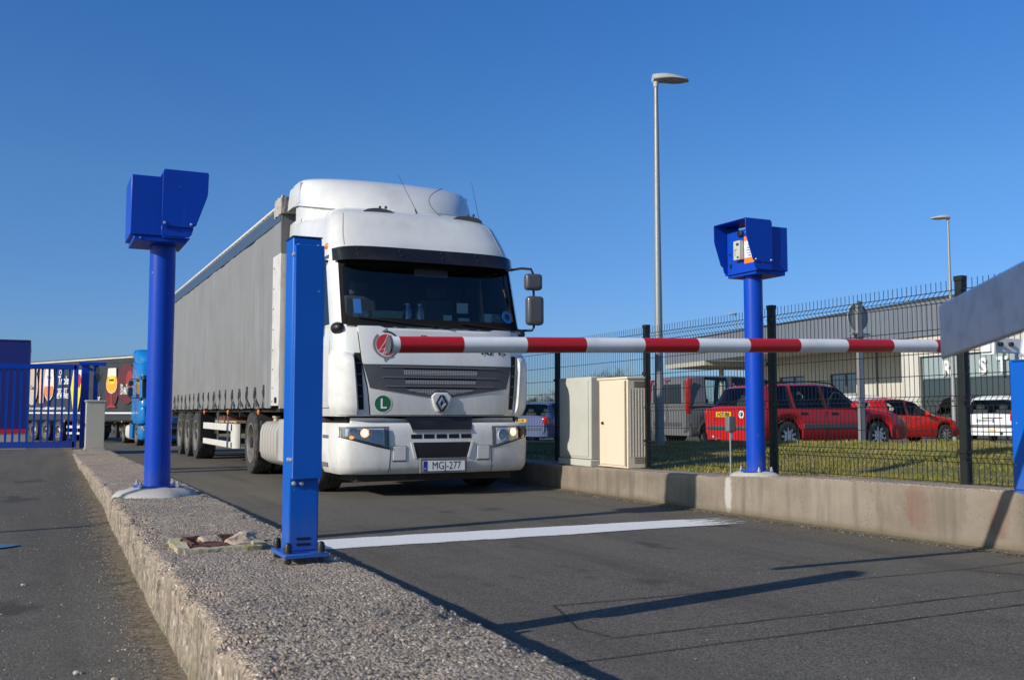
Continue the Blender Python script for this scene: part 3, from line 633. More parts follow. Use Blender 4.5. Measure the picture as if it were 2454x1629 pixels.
MB().bb(-.092, .082, -.148, .10, .028, .045).build('base_plate', 'blue2', t, bevel=(.003, 1))
for sx, sy in ((-1, -1), (1, -1), (1, 1), (-1, 1)):
    x, y = sx * .066 - .005, -.112 if sy < 0 else .08
    q = MB(); q.lathe([(.016, .045), (.016, .07), (.012, .083), (0, .088)], (x, y, 0), (0, 0, 1), 14); q.cyl((x, y, -.01), (x, y, .028), .0075, n=8); q.cyl((x, y, .008), (x, y, .02), .014, n=6); q.build('bolt_cap', 'black', t)
q = MB(); q.bb(-.028, .026, -.0715, -.0702, .068, .078); q.bb(-.028, .026, -.0715, -.0702, .090, .100); q.build('vent_slot', 'void', t)

# ------------------------------------------------------------------ barrier: cabinet, bracket, boom
t = thing('barrier', 'road barrier with red and white striped boom lowered across the lane', 'barrier', (6.485, 4.72, .43))
MB().bb(-.155, .165, -.20, .20, .015, .93).build('cabinet', 'blue2', t, bevel=(.012, 2))
MB().bb(-.156, .166, -.201, .201, .9305, .945).build('cabinet_lid', 'blue2', t, bevel=(.006, 2))
MB().bb(-.150, .160, -.195, .195, -.06, .0145).build('base_plate', 'blue2', t)
tip = V((1.53 - 6.485, 4.55 - 4.72, 1.322 - .43)); rt = V((5.42 - 6.485, 4.55 - 4.72, 1.4265 - .43)); piv = V((6.42 - 6.485, 4.55 - 4.72, 1.452 - .43)); ax = (rt - tip).normalized()
L = (rt - tip).length; r = .0405; edges = [0] + [(q - 1.53) * L / (5.42 - 1.53) for q in (1.571, 1.903, 2.251, 2.597, 2.959, 3.313, 3.669, 4.04, 4.407, 4.78, 5.155)] + [L]
bm_ = MB()
for i, (a, b) in enumerate(zip(edges, edges[1:])):
    bm_.cyl(tip + ax * a, tip + ax * b, r, n=40, cap=False, mi=i % 2)
bo = bm_.build('boom', ['bwhite', 'red'], t, weld=False)
cap = MB().cyl(tip - ax * .008, tip + ax * .002, r + .0015, n=40); cap.build('boom_end_cap', 'dgrey', bo)
br = MB(); c0 = rt + ax * .42
br.box(rt + ax * .52 + V((0, 0, 0)), (.62, .075, .095), mi=0); br.build('boom_bracket', 'bwhite', t, bevel=(.004, 2))
q = MB().box(rt + ax * .24 + V((0, -.004, 0)), (.02, .10, .115)); q.build('bracket_collar', 'bwhite', t, bevel=(.003, 1))
q = MB()
for d in (.30, .40): MB().cyl(rt + ax * d + V((0, -.037, .01)), rt + ax * d + V((0, -.06, .01)), .014, n=12).build('bracket_bolt', 'black', t)
q = MB().cyl(piv + V((.03, -.09, 0)), piv + V((.03, .16, 0)), .05, n=20); q.build('drive_shaft', 'black', t)

# ------------------------------------------------------------------ near galvanised bar on its post (out of focus)
t = thing('swing_bar', 'galvanised flat swing bar, out of focus close to the camera', 'gate bar', (1.98, 1.72, 0))
a_ = rad(33.5); dv = V((-math.sin(a_), -math.cos(a_), .045)).normalized(); d3 = dv
bar = MB(); s_ = V((0, 0, 1.193)); sd = dv.cross(V((0, 0, 1))).normalized(); up = sd.cross(dv)
bar.box(s_ + dv * .75, (.012, 1.5, .133), rot=Matrix((sd, dv, up)).transposed()); bar.build('bar', 'galvm', t, bevel=(.008, 2))
q = MB().cyl(s_ + dv * 1.2 + V((0, 0, -1.15)), s_ + dv * 1.2 + V((0, 0, -.068)), .045, n=20); q.build('post', 'galv', t)
q = MB().cyl(s_ + dv * .60 + V((0, 0, -.07)), s_ + dv * .595 + V((0, 0, -.12)), .024, .03, n=20); q.build('latch', 'bwhite', t, bevel=(.008, 2))

# ------------------------------------------------------------------ old rusty frame on the island
t = thing('broken_base', 'broken mossy concrete base with rusty metal edges on the kerb island', 'old base', (.765, 4.66, .4))
def rough(mb, amp, sc_=14):
    mb.v = [(x + amp * noise.noise(V((x * sc_, y * sc_, z * sc_ + 3))), y + amp * noise.noise(V((x * sc_ + 9, y * sc_, z * sc_))), z + amp * .7 * noise.noise(V((x * sc_, y * sc_ + 5, z * sc_)))) for x, y, z in mb.v]; return mb
def bar3(mb, a, b, wd, h, z, n=10):
    a = V((*a, z)); b = V((*b, z)); d = (b - a); s2 = V((-d.y, d.x, 0)).normalized() * wd / 2
    mb.slab(lambda u, v: a + d * u + s2 * v + V((0, 0, h)), lambda u, v: a + d * u + s2 * v + V((0, 0, -.02)), lin(0, 1, n), lin(-1, 1, 4))
q = MB(); bar3(q, (-.17, -.2), (-.17, .2), .05, .026, 0); bar3(q, (-.17, -.2), (.15, -.2), .05, .020, 0); bar3(q, (.14, -.2), (.14, .17), .05, .030, 0); bar3(q, (-.17, .2), (.1, .2), .04, .014, 0); rough(q, .018).build('concrete_rim', 'moss', t, weld=False)
q = MB(); bar3(q, (-.13, -.16), (.02, -.17), .016, .026, 0); bar3(q, (-.13, .16), (.1, .16), .014, .03, 0); bar3(q, (-.13, -.16), (-.13, .16), .014, .034, 0); q.bb(-.11, .1, -.14, .14, -.01, .012); rough(q, .01).build('rusty_frame', 'rust', t, weld=False)
q = MB(); q.ball((.08, -.08, .025), .06, 12, sz=(1, 1.3, .4)); q.ball((.13, .07, .025), .05, 12, sz=(1.2, 1, .45)); q.ball((-.02, .1, .015), .05, 12, sz=(1.2, 1.4, .35)); rough(q, .03, 20).build('mortar_lump', mat('pale_mortar', (.50, .40, .31), .9, dirt=.6, dcol=(.3, .2, .12), dscale=12, bmp=(50, .8, .01)), t)

# ------------------------------------------------------------------ cabinets on the wall
t = thing('meter_cabinet', 'tall cream metal meter cabinet with louvred side standing on the low wall', 'cabinet', (6.55, 10.42, .335))
MB().bb(-.21, .115, -.355, .33, .0, 1.055).build('body', 'beige', t, bevel=(.008, 2))
MB().bb(-.225, .12, -.365, .34, 1.055, 1.085).build('lid', 'beige', t, bevel=(.008, 2))
MB().bb(-.224, -.211, -.30, .275, .03, 1.035).build('door', 'beige', t, bevel=(.003, 1))
q = MB(); q.bb(-.2245, -.2105, .29, .3, .02, 1.04); q.bb(-.2245, -.2105, -.33, -.325, .02, 1.04); q.build('door_gap', mat('beige_dark', (.2, .16, .12), .7), t)
q = MB(); q.lathe([(.0, 0), (.018, 0), (.018, .014), (0, .016)], (-.224, .19, .53), (-1, 0, 0), 12); q.bb(-.245, -.235, .165, .205, .52, .54); q.build('lock', 'black', t)
q = MB()
for z in (.06, .08, .10, .12, .96, .975, .99, 1.005, 1.02): q.bb(-.12, .06, -.3585, -.3555, z, z + .008)
q.build('vent_slot', mat('louvre_brown', (.16, .11, .07), .7), t)
q = MB()
for x in (-.17, -.13, -.09, -.05, -.01, .03, .07): q.bb(x - .006, x + .006, -.3585, -.3555, .14, .94)
q.build('side_rib', mat('beige_side', (.62, .54, .43), .5), t)
t = thing('junction_cabinet', 'grey concrete junction cabinet on the low wall behind the cream cabinet', 'cabinet', (6.56, 11.33, .315))
q = MB(); q.bb(-.23, .12, -.42, .42, .09, 1.13); q.build('body', 'concab', t, bevel=(.012, 2))
q = MB(); q.bb(-.245, .125, -.43, .43, 0, .085); q.build('plinth', 'concab', t, bevel=(.008, 1))
q = MB(); q.bb(-.24, -.2305, -.36, .36, .12, 1.09); q.build('door', 'concab', t, bevel=(.004, 1))
# small grey box on a stake by the right-hand reader
t = thing('stake_box', 'small grey box on a thin metal stake on the wall beside the card reader', 'stake', (6.45, 8.28, .36))
MB().cyl((0, 0, -.02), (0, 0, .46), .009, n=8).build('stake', 'galvp', t)
MB().bb(-.042, .042, -.035, .035, .44, .60).build('box', 'mgrey', t, bevel=(.012, 3))
MB().tube([(0.012, -.01, .44), (.016, -.012, .40), (.012, -.008, .36)], .005, 6).build('cable_tail', mat('blue_cable', (.01, .12, .5), .5), t)

# ------------------------------------------------------------------ wire mesh fence
FX, FY0, SP = 6.61, 5.55, 2.255
ft = thing('mesh_fence', 'black welded mesh fence with folded wires and square posts along the wall', 'fence', (FX, FY0, .33))
def fz(y): return pl(y, [(4, .06), (8, .03), (12, 0), (40, -.1)])
pm_ = MB(); pm_.bb(-.03, .03, -.035, .035, 0, 1.66); pm_.bb(-.034, .034, -.039, .039, 1.66, 1.70)
post0 = pm_.build('fence_post', 'fence', ft, bevel=(.003, 1))
H0 = 1.60
prof = [(0, .0), (0, .16), (-.035, .20), (0, .24), (0, .60), (-.035, .64), (0, .68), (0, 1.43), (-.045, 1.475), (0, 1.52), (0, H0)]
def wires():
    q = MB(); n = 44; r = .0028
    for i in range(n):
        y = .045 + (SP - .09) * i / (n - 1)
        pts = [(x, y, z) for x, z in prof]
        q.tube(pts, r, 4, cap=False)
    for z in (.0, .16, .24, .40, .60, .68, .85, 1.03, 1.22, 1.43, 1.52): q.cyl((.005, .02, z), (.005, SP - .02, z), .0035, n=5)
    for z in (.20, .64): q.cyl((-.032, .02, z), (-.032, SP - .02, z), .003, n=5)
    q.cyl((-.042, .02, 1.475), (-.042, SP - .02, 1.475), .003, n=5)
    return q
pan0 = wires().build('mesh_panel', 'fence', ft, smooth=0, weld=False, normals=False)
cl0 = [MB().bb(-.045, .02, -.042, .042, z, z + .03).build('panel_clip', 'fence', post0) for z in (.3, 1.1)]
for i in range(-2, 13):
    y = SP * i; dz = fz(FY0 + y); dz2 = (fz(FY0 + y + SP) - dz) / SP
    if i == 0: p, c = post0, pan0
    else:
        p = post0.copy(); c = pan0.copy(); COL.objects.link(p); COL.objects.link(c); p.parent = c.parent = ft
        for c0 in cl0: k = c0.copy(); COL.objects.link(k); k.parent = p
    p.location = (0, y, dz); c.location = (-.034, y, dz + .07); c.rotation_euler = (math.atan(dz2), 0, 0)
# ------------------------------------------------------------------ tractor unit
CW = [(.95, 1.225), (1.5, 1.235), (2.05, 1.24), (2.9, 1.225), (3.2, 1.20), (3.48, 1.135), (3.60, 1.06), (3.68, .92)]       # half width by height
CYC = [(.95, .085), (1.25, .07), (1.56, .075), (2.02, .16), (2.06, .20), (2.92, .47), (3.05, .50), (3.46, .80), (3.56, .94), (3.64, 1.12), (3.68, 1.3)]  # front centre line by height
BACK = 2.45
def cabw(z): return pl(z, CW)
def cabx(f, z):                                                    # f in -1..1 of the half width
    return f * cabw(z)
DD, PP = .40, 3.8
def caby(x, z, off=0.):
    f = min(1, abs(x) / cabw(z)); return pl(z, CYC) + DD * (1 - (1 - f ** PP) ** (1 / PP)) - off
def tyre_wheel(root, x, y, side, dual=False, r=.505, wd=.29, hub='front', grey='steel'):
    """a truck wheel; side -1 looks to -x"""
    wl_ = tag(MB().cyl((x, y, r), (x + .02 * -side, y, r), .09, n=16).build('wheel', 'frame', root))
    xo = x; s = side
    def tp(x0): return [(.30, x0), (.345, x0 - .0), (.44, x0 + .012), (.485, x0 + .002), (r, x0 - .035), (r, x0 - .11), (r - .012, x0 - .112), (r - .012, x0 - .122), (r, x0 - .124), (r, x0 - .166), (r - .012, x0 - .168), (r - .012, x0 - .178), (r, x0 - .18), (r, x0 - wd + .035), (.485, x0 - wd), (.30, x0 - wd)]
    q = MB(); q.lathe(tp(0), (x, y, r), (s, 0, 0), 40)
    if dual: q.lathe(tp(-.34), (x, y, r), (s, 0, 0), 40)
    q.build('tyre', 'rubber', wl_)
    q = MB()
    if dual or hub == 'front0':
        q.lathe([(.315, -.005), (.325, .004), (.30, .004), (.29, -.02), (.285, -.15), (.20, -.17), (.16, -.17), (.15, -.09), (.10, -.075), (0, -.07)], (x, y, r), (s, 0, 0), 36)
    else:
        q.lathe([(.315, -.005), (.325, .004), (.30, .004), (.288, -.03), (.28, -.085), (.20, -.10), (.165, -.10), (.155, -.04), (.11, -.015), (0, -.01)], (x, y, r), (s, 0, 0), 36)
    q.build('rim', grey, wl_)
    q = MB(); d0 = -.168 if dual else -.10
    for k in range(10):
        a = 2 * pi * k / 10; p = V((x + s * d0, y + .17 * math.cos(a), r + .17 * math.sin(a))); q.cyl(p, p + V((s * .035, 0, 0)), .018, n=6)
    q.build('wheel_nut', 'steel', wl_)
    q = MB()
    for k in range(10):
        a = 2 * pi * (k + .5) / 10; p = V((x + s * (d0 + .012), y + .235 * math.cos(a), r + .235 * math.sin(a))); q.cyl(p - V((s * .03, 0, 0)), p + V((s * .018, 0, 0)), .026, n=10)
    q.build('hand_hole', 'void', wl_)
    return wl_
def patch(root, name, m, x0, x1, z0, z1, off, th=.012, nx=14, nz=6, sy=caby, bevel=None, parent=None):
    """a panel lying on the cab front: x0,x1 may be functions of z-fraction, z0,z1 functions of x"""
    F = lambda q: q if callable(q) else (lambda *_: q)
    X0, X1, Z0, Z1 = F(x0), F(x1), F(z0), F(z1)
    def P(u, v, o):
        x = lerp(X0(v), X1(v), u); z = lerp(Z0(x), Z1(x), v); return V((x, sy(x, z, o), z))
    return MB().slab(lambda u, v: P(u, v, off), lambda u, v: P(u, v, off - th), lin(0, 1, nx), lin(0, 1, nz)).build(name, m, root, bevel=bevel, weld=False)
BW = [(.27, 1.19), (.33, 1.225), (.6, 1.235), (.9, 1.225)]
BYC = [(.27, .06), (.33, .01), (.6, -.005), (.80, .01), (.86, .035), (.90, .09)]
def bumpy(x, z, off=0.):
    f = min(1, abs(x) / pl(z, BW)); return pl(z, BYC) + .36 * (1 - (1 - f ** 4) ** (1 / 4)) - off
def tractor(label, loc, rz, paint, detail=True):
    t = thing('truck', label, 'truck', loc, rz)
    pb = 'whiteb' if detail else paint
    # ---- cab shell: rings from back-left round the front to back-right
    fr = [-1, -.995, -.98, -.935, -.90, -.84, -.74, -.6, -.45, -.3, -.15, 0, .15, .3, .45, .6, .74, .84, .90, .935, .98, .995, 1]
    ny = 9; sidey = lambda z, i: lerp(BACK, pl(z, CYC) + DD, i / (ny - 1))
    zz = [.95, 1.1, 1.3, 1.5, 1.75, 2.02, 2.06, 2.3, 2.6, 2.88, 2.92, 3.05, 3.2, 3.35, 3.46, 3.54, 3.60, 3.645, 3.68]
    nr = 2 * (ny - 1) + len(fr)
    def ringp(i, z):
        w_ = cabw(z)
        def side(k):
            y = sidey(z, k); f = max(0, min(1, (y - pl(z, CYC) - DD) / .9)); f = f * f * (3 - 2 * f)
            return lerp(w_, pl(z, [(3.5, 1.235), (3.6, 1.225), (3.645, 1.17), (3.68, 1.05)]) if z > 3 else max(w_, 1.232), f), y
        if i < ny - 1: x_, y_ = side(i); return V((-x_, y_, z))
        if i >= nr - (ny - 1): x_, y_ = side(nr - 1 - i); return V((x_, y_, z))
        f = fr[i - (ny - 1)]; return V((f * w_, caby(f * w_, z), z))
    # side windows lie between side columns 3..6 (about 0.45..1.35 behind the front)
    iw0, iw1 = ny - 1 + 3, ny - 1 + len(fr) - 4
    SW = (4, ny - 2)
    def skip(i, j):
        if 6 <= j <= 8:
            if iw0 <= i < iw1: return True
            if SW[0] <= i < SW[1] + 1 or nr - 2 - SW[1] <= i < nr - 1 - SW[0]: return True
        return False
    sh = MB().grid(lambda i, z: ringp(int(i), z), list(range(nr)), zz, skip=skip)
    top = [ringp(i, zz[-1]) for i in range(nr)]; sh.add(top, [tuple(range(nr))])
    back = [ringp(0, z) for z in zz] + [ringp(nr - 1, z) for z in reversed(zz)]; sh.add(back, [tuple(range(len(back)))])
    cabo = sh.build('cab', paint, t, smooth=50)
    MB().bb(-1.1, 1.1, .45, BACK, .93, .97).build('cab_floor', 'frame', t)
    # inner lining so that the shell has a dark inside
    def inp(i, z): p = ringp(i, z); return V((p.x * .965, min(p.y + .04, BACK - .02), min(p.z, 3.6)))
    MB().grid(lambda i, z: inp(int(i), z), list(range(nr)), zz[:-1], skip=skip).build('headlining', 'interior', t, weld=False, normals=False)
    li = MB(); li.bb(-1.13, 1.13, BACK - .32, BACK - .05, 1.0, 3.4); li.bb(-1.08, 1.08, .75, BACK - .3, 2.96, 3.0); li.bb(-1.1, 1.1, .95, BACK - .3, 1.4, 1.45); li.build('cab_lining', 'interior', t)
    db = MB().slab(lambda u, v: V((u, caby(u, 2.06) + .06 + v * .55, 2.10 - .02 * v)), lambda u, v: V((u, caby(u, 2.06) + .08 + v * .5, 1.5)), lin(-1.08, 1.08, 12), lin(0, 1, 4)).build('dashboard', 'interior', t, weld=False)
    for sx in (-.55, .55):
        q = MB(); q.bb(sx - .25, sx + .25, 1.15, 1.65, 1.75, 1.92); q.bb(sx - .24, sx + .24, 1.58, 1.74, 1.9, 2.55); q.bb(sx - .14, sx + .14, 1.6, 1.7, 2.55, 2.75); q.build('seat', 'seat', t, bevel=(.05, 3))
    q = MB(); q.lathe([(.235 + .016 * math.cos(a), .016 * math.sin(a)) for a in lin(0, 2 * pi, 9)[:-1]], (-.55, .98, 2.10), (0, -.5, .85), 28, close=True); q.cyl((-.55, 1.0, 2.08), (-.55, .8, 1.85), .035); q.build('steering_wheel', 'black', t)
    # ---- glazing
    ws = MB(); fi = fr[3:len(fr) - 3]
    ws.grid(lambda i, z: ringp(int(i), z), list(range(iw0, iw1 + 1)), lin(2.06, 2.92, 12)); wso = ws.build('windscreen', 'glass', t, weld=False)
    q = MB()
    fb = fr[3]
    def edge(u, v, o, x0, x1, z0, z1):
        x = lerp(x0, x1, u); z = lerp(z0, z1, v); return V((x, caby(x, z, o), z))
    W_ = 1.145
    for x0, x1, z0, z1 in ((-W_, W_, 2.045, 2.13), (-W_, W_, 2.82, 2.93)):
        q.slab(lambda u, v: edge(u, v, .006, x0, x1, z0, z1), lambda u, v: edge(u, v, -.004, x0, x1, z0, z1), lin(0, 1, 30), lin(0, 1, 3))
    for s in (-1, 1):
        q.slab(lambda u, v: (lambda z: (lambda x: V((x, caby(x, z, .007), z)))(s * lerp(.905, .94, u) * cabw(z)))(lerp(2.045, 2.93, v)), lambda u, v: (lambda z: (lambda x: V((x, caby(x, z, -.004), z)))(s * lerp(.905, .94, u) * cabw(z)))(lerp(2.045, 2.93, v)), lin(0, 1, 4), lin(0, 1, 10))
        # rounded corners of the black edge band
        for zc, dz in ((2.13, 1), (2.82, -1)):
            q.slab(lambda u, v: (lambda z: (lambda x: V((x, caby(x, z, .0055), z)))(s * (.91 * cabw(z) - .10 * u * (1 - math.sqrt(max(0, 1 - (1 - v) ** 2))))))(zc + dz * .10 * v), lambda u, v: (lambda z: (lambda x: V((x, caby(x, z, -.003), z)))(s * (.91 * cabw(z) - .10 * u * (1 - math.sqrt(max(0, 1 - (1 - v) ** 2))))))(zc + dz * .10 * v), lin(0, 1, 4), lin(0, 1, 7))
    q.build('windscreen_seal', 'seal', wso, weld=False)
    for s in (-1, 1):
        cols = list(range(SW[0], SW[1] + 2)); g2 = (lambda i, z: ringp(int(i), z)) if s < 0 else (lambda i, z: ringp(nr - 1 - int(i), z))
        MB().grid(g2, cols, lin(2.06, 2.88, 6)).build('side_window', 'glass', t, weld=False)
        # door shut line and window edge
        q = MB(); xw = s * 1.237
        for a, b in (((.60, 1.05), (.60, 2.03)), ((.60, 1.05), (1.5, 1.05)), ((1.62, 1.2), (1.62, 2.9)), ((.75, 2.93), (1.62, 2.9))):
            q.box((s * (cabw((a[1] + b[1]) / 2) + .0), (a[0] + b[0]) / 2, (a[1] + b[1]) / 2), (.006, abs(b[0] - a[0]) + .01, abs(b[1] - a[1]) + .01))
        q.build('door_seam', 'dgrey', t)
    # ---- upper trim: visor, marker lamps, roof fairing
    vz0, vz1 = 2.84, 3.03
    def vy(x, z, o): return caby(x * .99, 2.97) - .02 - .16 * (vz1 - z) / (vz1 - vz0) * (1 - .6 * abs(x / 1.2) ** 6) - .04 - o
    vi = patch(t, 'sun_visor', 'visor', -1.215, 1.215, lambda x: vz0 + .0 * x, lambda x: vz1 - .03 * abs(x / 1.2) ** 8, 0, .012, 40, 5, vy)
    if detail:
        q = MB()
        for x in (-.95, -.42, .12, .6):
            for z in (2.91, 2.985): bolt(q, (x, vy(x, z, .0) - .002, z), (0, -1, 0), .013, .012)
        q.build('visor_bolt', 'black', t)
        for s in (-1, 1):
            q = MB(); q.ball((s * 1.205, .88, 3.06), .055, 12, sz=(.55, 1.2, .8)); q.build('marker_lamp', 'amber', t)
        for s in (-1, 1):
            q = MB(); q.slab(lambda u, v: (lambda z: (lambda x: V((x, caby(x, z, .004), z)))(s * (.885 * cabw(z) + (u - .5) * .009)))(lerp(3.05, 3.52, v)), lambda u, v: (lambda z: (lambda x: V((x, caby(x, z, -.006), z)))(s * (.885 * cabw(z) + (u - .5) * .009)))(lerp(3.05, 3.52, v)), lin(0, 1, 2), lin(0, 1, 9)); q.build('roof_seam', 'tank', t, weld=False)
        for x in (-.50, .74):
            q = MB(); q.slab(lambda u, v: V((x + (u - .5) * .42, .98 + .16 * v, 3.575 + .05 * math.sin(pi * u) ** .6 * (1 - .3 * v))), lambda u, v: V((x + (u - .5) * .42, .98 + .16 * v, 3.52)), lin(0, 1, 9), lin(0, 1, 3)); q.ball((x + .02, 1.02, 3.645), .02, 8); q.ball((x + .10, 1.02, 3.65), .022, 8); q.build('roof_bracket', 'dgrey', t, weld=False)
        q = MB(); q.cyl((.06, 1.08, 3.59), (.03, 1.09, 3.68), .016, .008, 8); q.cyl((.03, 1.09, 3.68), (-.19, 1.15, 4.13), .0035, .0022, 6); q.build('antenna', 'black', t)
        q = MB(); q.cyl((1.03, 1.25, 3.62), (.93, 1.3, 4.17), .0035, .002, 6); q.build('antenna', 'black', t)
        q = MB(); q.tube([(.42 + .16 * math.cos(a), 1.15, 3.6 + .42 * (a / 2.2)) for a in lin(2.4, 4.0, 2)] if 0 else [(.27 + .17 * (u - .42) ** 2 * 4.2 - .02, 1.05 + .24 * u, 3.6 + .44 * u ** .9) for u in lin(0, 1, 14)], .005, 6); q.build('roof_cable', 'dgrey', t)
    # air deflector on the roof
    DW = [(3.60, 1.24), (3.9, 1.25), (4.14, 1.23), (4.20, 1.17), (4.235, 1.0)]; DC = [(3.60, 1.12), (3.8, 1.30), (4.0, 1.56), (4.14, 1.80), (4.20, 1.98), (4.235, 2.2)]
    ff = [-1, -.995, -.98, -.95, -.9, -.82, -.7, -.55, -.35, -.15, .15, .35, .55, .7, .82, .9, .95, .98, .995, 1]
    def dp(i, z):
        p = dp0(i, z); k = max(0, min(1, (p.y - 1.15) / 1.3)); return V((p.x, p.y, z + (4.235 - z) / .635 * .27 * k))
    def dp0(i, z):
        w_ = pl(z, DW); n_ = len(ff)
        if i == 0: return V((-w_, 2.62, z))
        if i == n_ + 1: return V((w_, 2.62, z))
        f = ff[i - 1]; y = pl(z, DC) + (2.45 - pl(z, DC)) * .93 * (1 - (1 - abs(f) ** 2.3) ** (1 / 2.3)); return V((f * w_, y, z))
    dz = [3.60, 3.7, 3.8, 3.9, 4.0, 4.07, 4.12, 4.155, 4.18, 4.2, 4.215, 4.235]; n_ = len(ff) + 2
    q = MB().grid(lambda i, z: dp(int(i), z), list(range(n_)), dz); q.add([dp(i, dz[-1]) for i in range(n_)], [tuple(range(n_))]); q.add([dp(i, dz[0]) for i in range(n_)], [tuple(range(n_))])
    q.add([dp(0, z) for z in dz] + [dp(n_ - 1, z) for z in reversed(dz)], [tuple(range(2 * len(dz)))])
    q.build('air_deflector', paint, t, smooth=50)
    hp = lambda i, v: (lambda p, b: V((p.x * .972, p.y + .05 * (1 if p.y < 2.4 else -1), lerp(3.45, b + .03, v))))(dp0(i, 3.60), dp(i, 3.60).z)
    q = MB().grid(lambda i, v: hp(int(i), v), list(range(n_)), [0, .5, 1]); q.add([hp(i, 1) for i in range(n_)], [tuple(range(n_))]); q.build('roof_insert', paint, t, smooth=50)
    # side collars that close the gap to the trailer
    for s in (-1, 1):
        q = MB(); q.slab(lambda u, v: V((s * (1.232 - .015 * max(0, (v - 2.6)) ** 2 + .012 * math.sin(u * pi)), 2.30 + .62 * u - .06 * max(0, v - 2.8), v)), lambda u, v: V((s * (1.205 - .015 * max(0, (v - 2.6)) ** 2), 2.32 + .58 * u - .06 * max(0, v - 2.8), v)), lin(0, 1, 6), lin(1.1, 3.66, 17)); q.build('side_collar', paint, t, weld=False)
        q = MB(); fl_ = lambda u, v, k: V((s * (1.245 - k - .9 * max(0, v - 4.12) ** 1.5), 2.2 + .74 * u - u * .55 * (v - 3.86), v + (1 - u) * .0)); q.slab(lambda u, v: fl_(u, v, 0), lambda u, v: fl_(u, v, .03), lin(0, 1, 4), [3.87, 3.95, 4.05, 4.12, 4.15]); q.build('deflector_flap', paint, t, weld=False)
    # ---- front panel, grille band, V edge, emblem
    hwv = lambda v: pl(.965 + 1.06 * v, [(.965, .865), (1.28, .90), (1.56, .965), (2.03, 1.005)])
    seamk = patch(t, 'panel_gap', 'void', lambda v: -hwv(v) - .01, lambda v: hwv(v) + .01, .957, 2.03, .002, .004, 30, 8)
    fp = patch(t, 'front_panel', paint, lambda v: -hwv(v), hwv, .965, lambda x: 2.025 - .045 * (1 if abs(x) < .62 else (max(0, (.74 - abs(x)) / .12) if abs(x) < .74 else 0)), .022, .02, 56, 14)
    zt = 1.565
    zbt = lambda x: 1.160 + .128 * (abs(x) / .9) ** 1.05 if abs(x) > .125 else (1.175 + .05 * (1 - min(1, max(0, (abs(x) - .07) / .055))))
    gr = patch(t, 'grille', 'dgrey', lambda v: -(.885 + .082 * v), lambda v: (.885 + .082 * v), zbt, zt, .031, .014, 61, 6)
    for i, (z0, z1, xw) in enumerate(((1.445, 1.525, .475), (1.335, 1.405, .46))):
        patch(t, 'grille_mesh', 'grille', -xw, xw, z0, z1 - .022, .0335, .006, 12, 3); patch(t, 'grille_slot', 'void', -xw, xw, z1 - .022, z1, .034, .006, 12, 2)
        patch(t, 'grille_bar', 'mgrey', -(xw + .28), xw + .28, z1 + .002, z1 + .016, .040, .012, 16, 2)
    patch(t, 'grille_mesh', 'grille', lambda v: -(.40 + .05 * v), lambda v: (.40 + .05 * v), lambda x: zbt(x) + .035, 1.275, .0335, .006, 25, 3); patch(t, 'grille_slot', 'void', -.45, .45, 1.275, 1.298, .034, .006, 12, 2); patch(t, 'grille_bar', 'mgrey', -.70, .70, 1.30, 1.314, .040, .012, 16, 2)
    nose = [(-.13, 1.19), (-.08, 1.235), (.08, 1.235), (.13, 1.19), (.095, 1.06), (.05, 1.0), (-.05, 1.0), (-.095, 1.06)]
    q = MB(); q.prism(nose, (0, .095, 0), (1, 0, 0), (0, 0, 1), .075); q.build('emblem_base', paint, t, bevel=(.014, 3))
    rh = lambda a, b: [(0, -b), (a * .42, -b * .78), (a, 0), (a * .42, b * .78), (0, b), (-a * .42, b * .78), (-a, 0), (-a * .42, -b * .78)]
    ez = 1.105
    if detail:
        q = MB(); q.prism([(a, b) for a, b in ((0.022, -.10), (.08, 0), (.022, .10), (-.022, .10), (-.08, 0), (-.022, -.10))], (0, .0205, ez), (1, 0, 0), (0, 0, 1), .006); em = q.build('emblem', 'black', t)
        q = MB(); A, B = .058, .085; a, b = .018, .032                                  # hollow rhombus with a ridge
        O = [V((0, +.0138, -B)), V((A, +.0138, 0)), V((0, +.0138, B)), V((-A, +.0138, 0))]; I = [V((0, +.0138, -b)), V((a, +.0138, 0)), V((0, +.0138, b)), V((-a, +.0138, 0))]
        R_ = [(o + i) / 2 + V((0, -.014, 0)) for o, i in zip(O, I)]
        vs = [p + V((0, 0, ez)) for p in O + R_ + I]; q.add(vs, [(k, (k + 1) % 4, 4 + (k + 1) % 4, 4 + k) for k in range(4)] + [(4 + k, 4 + (k + 1) % 4, 8 + (k + 1) % 4, 8 + k) for k in range(4)]); q.build('emblem_rhombus', 'chrome', em, smooth=0)
    # corner air vents
    for s in (-1, 1):
        def vp(u, v, o):
            z = lerp(.965, 1.74 - .05 * u, v); f = lerp(1.0, .872 - .035 * (1 - v), u); x = s * f * cabw(z)
            e = .085 * math.sin(pi * min(1, .10 + .9 * min(1, u * 1.2)) * .5) * min(1, v * 7 + .25) * min(1, (1 - v) * 9 + .2)
            y = caby(x, z) - o * e
            return V((x + s * .05 * o * (1 - u * .8) * min(1, v * 6 + .2) * min(1, (1 - v) * 8 + .1), y, z))
        q = MB(); q.slab(lambda u, v: vp(u, v, 1), lambda u, v: vp(u, v, -.1), [0, .12, .3, .5, .7, .85, .95, 1], lin(0, 1, 14)); q.build('corner_fairing', pb if detail else paint, t, smooth=45, weld=False)
        vx0 = lambda v: s * lerp(1.0, 1.055, v); vx1 = lambda v: s * lerp(.945, .985, v)
        cv = patch(t, 'corner_vent', 'void', vx0, vx1, 1.03, 1.70, .006, .02, 5, 8)
        for z in (1.18, 1.31, 1.44, 1.57): patch(t, 'vent_fin', 'dgrey', vx0((z - 1.03) / .67), vx1((z - 1.03) / .67), z, z + .014, .022, .02, 4, 2)
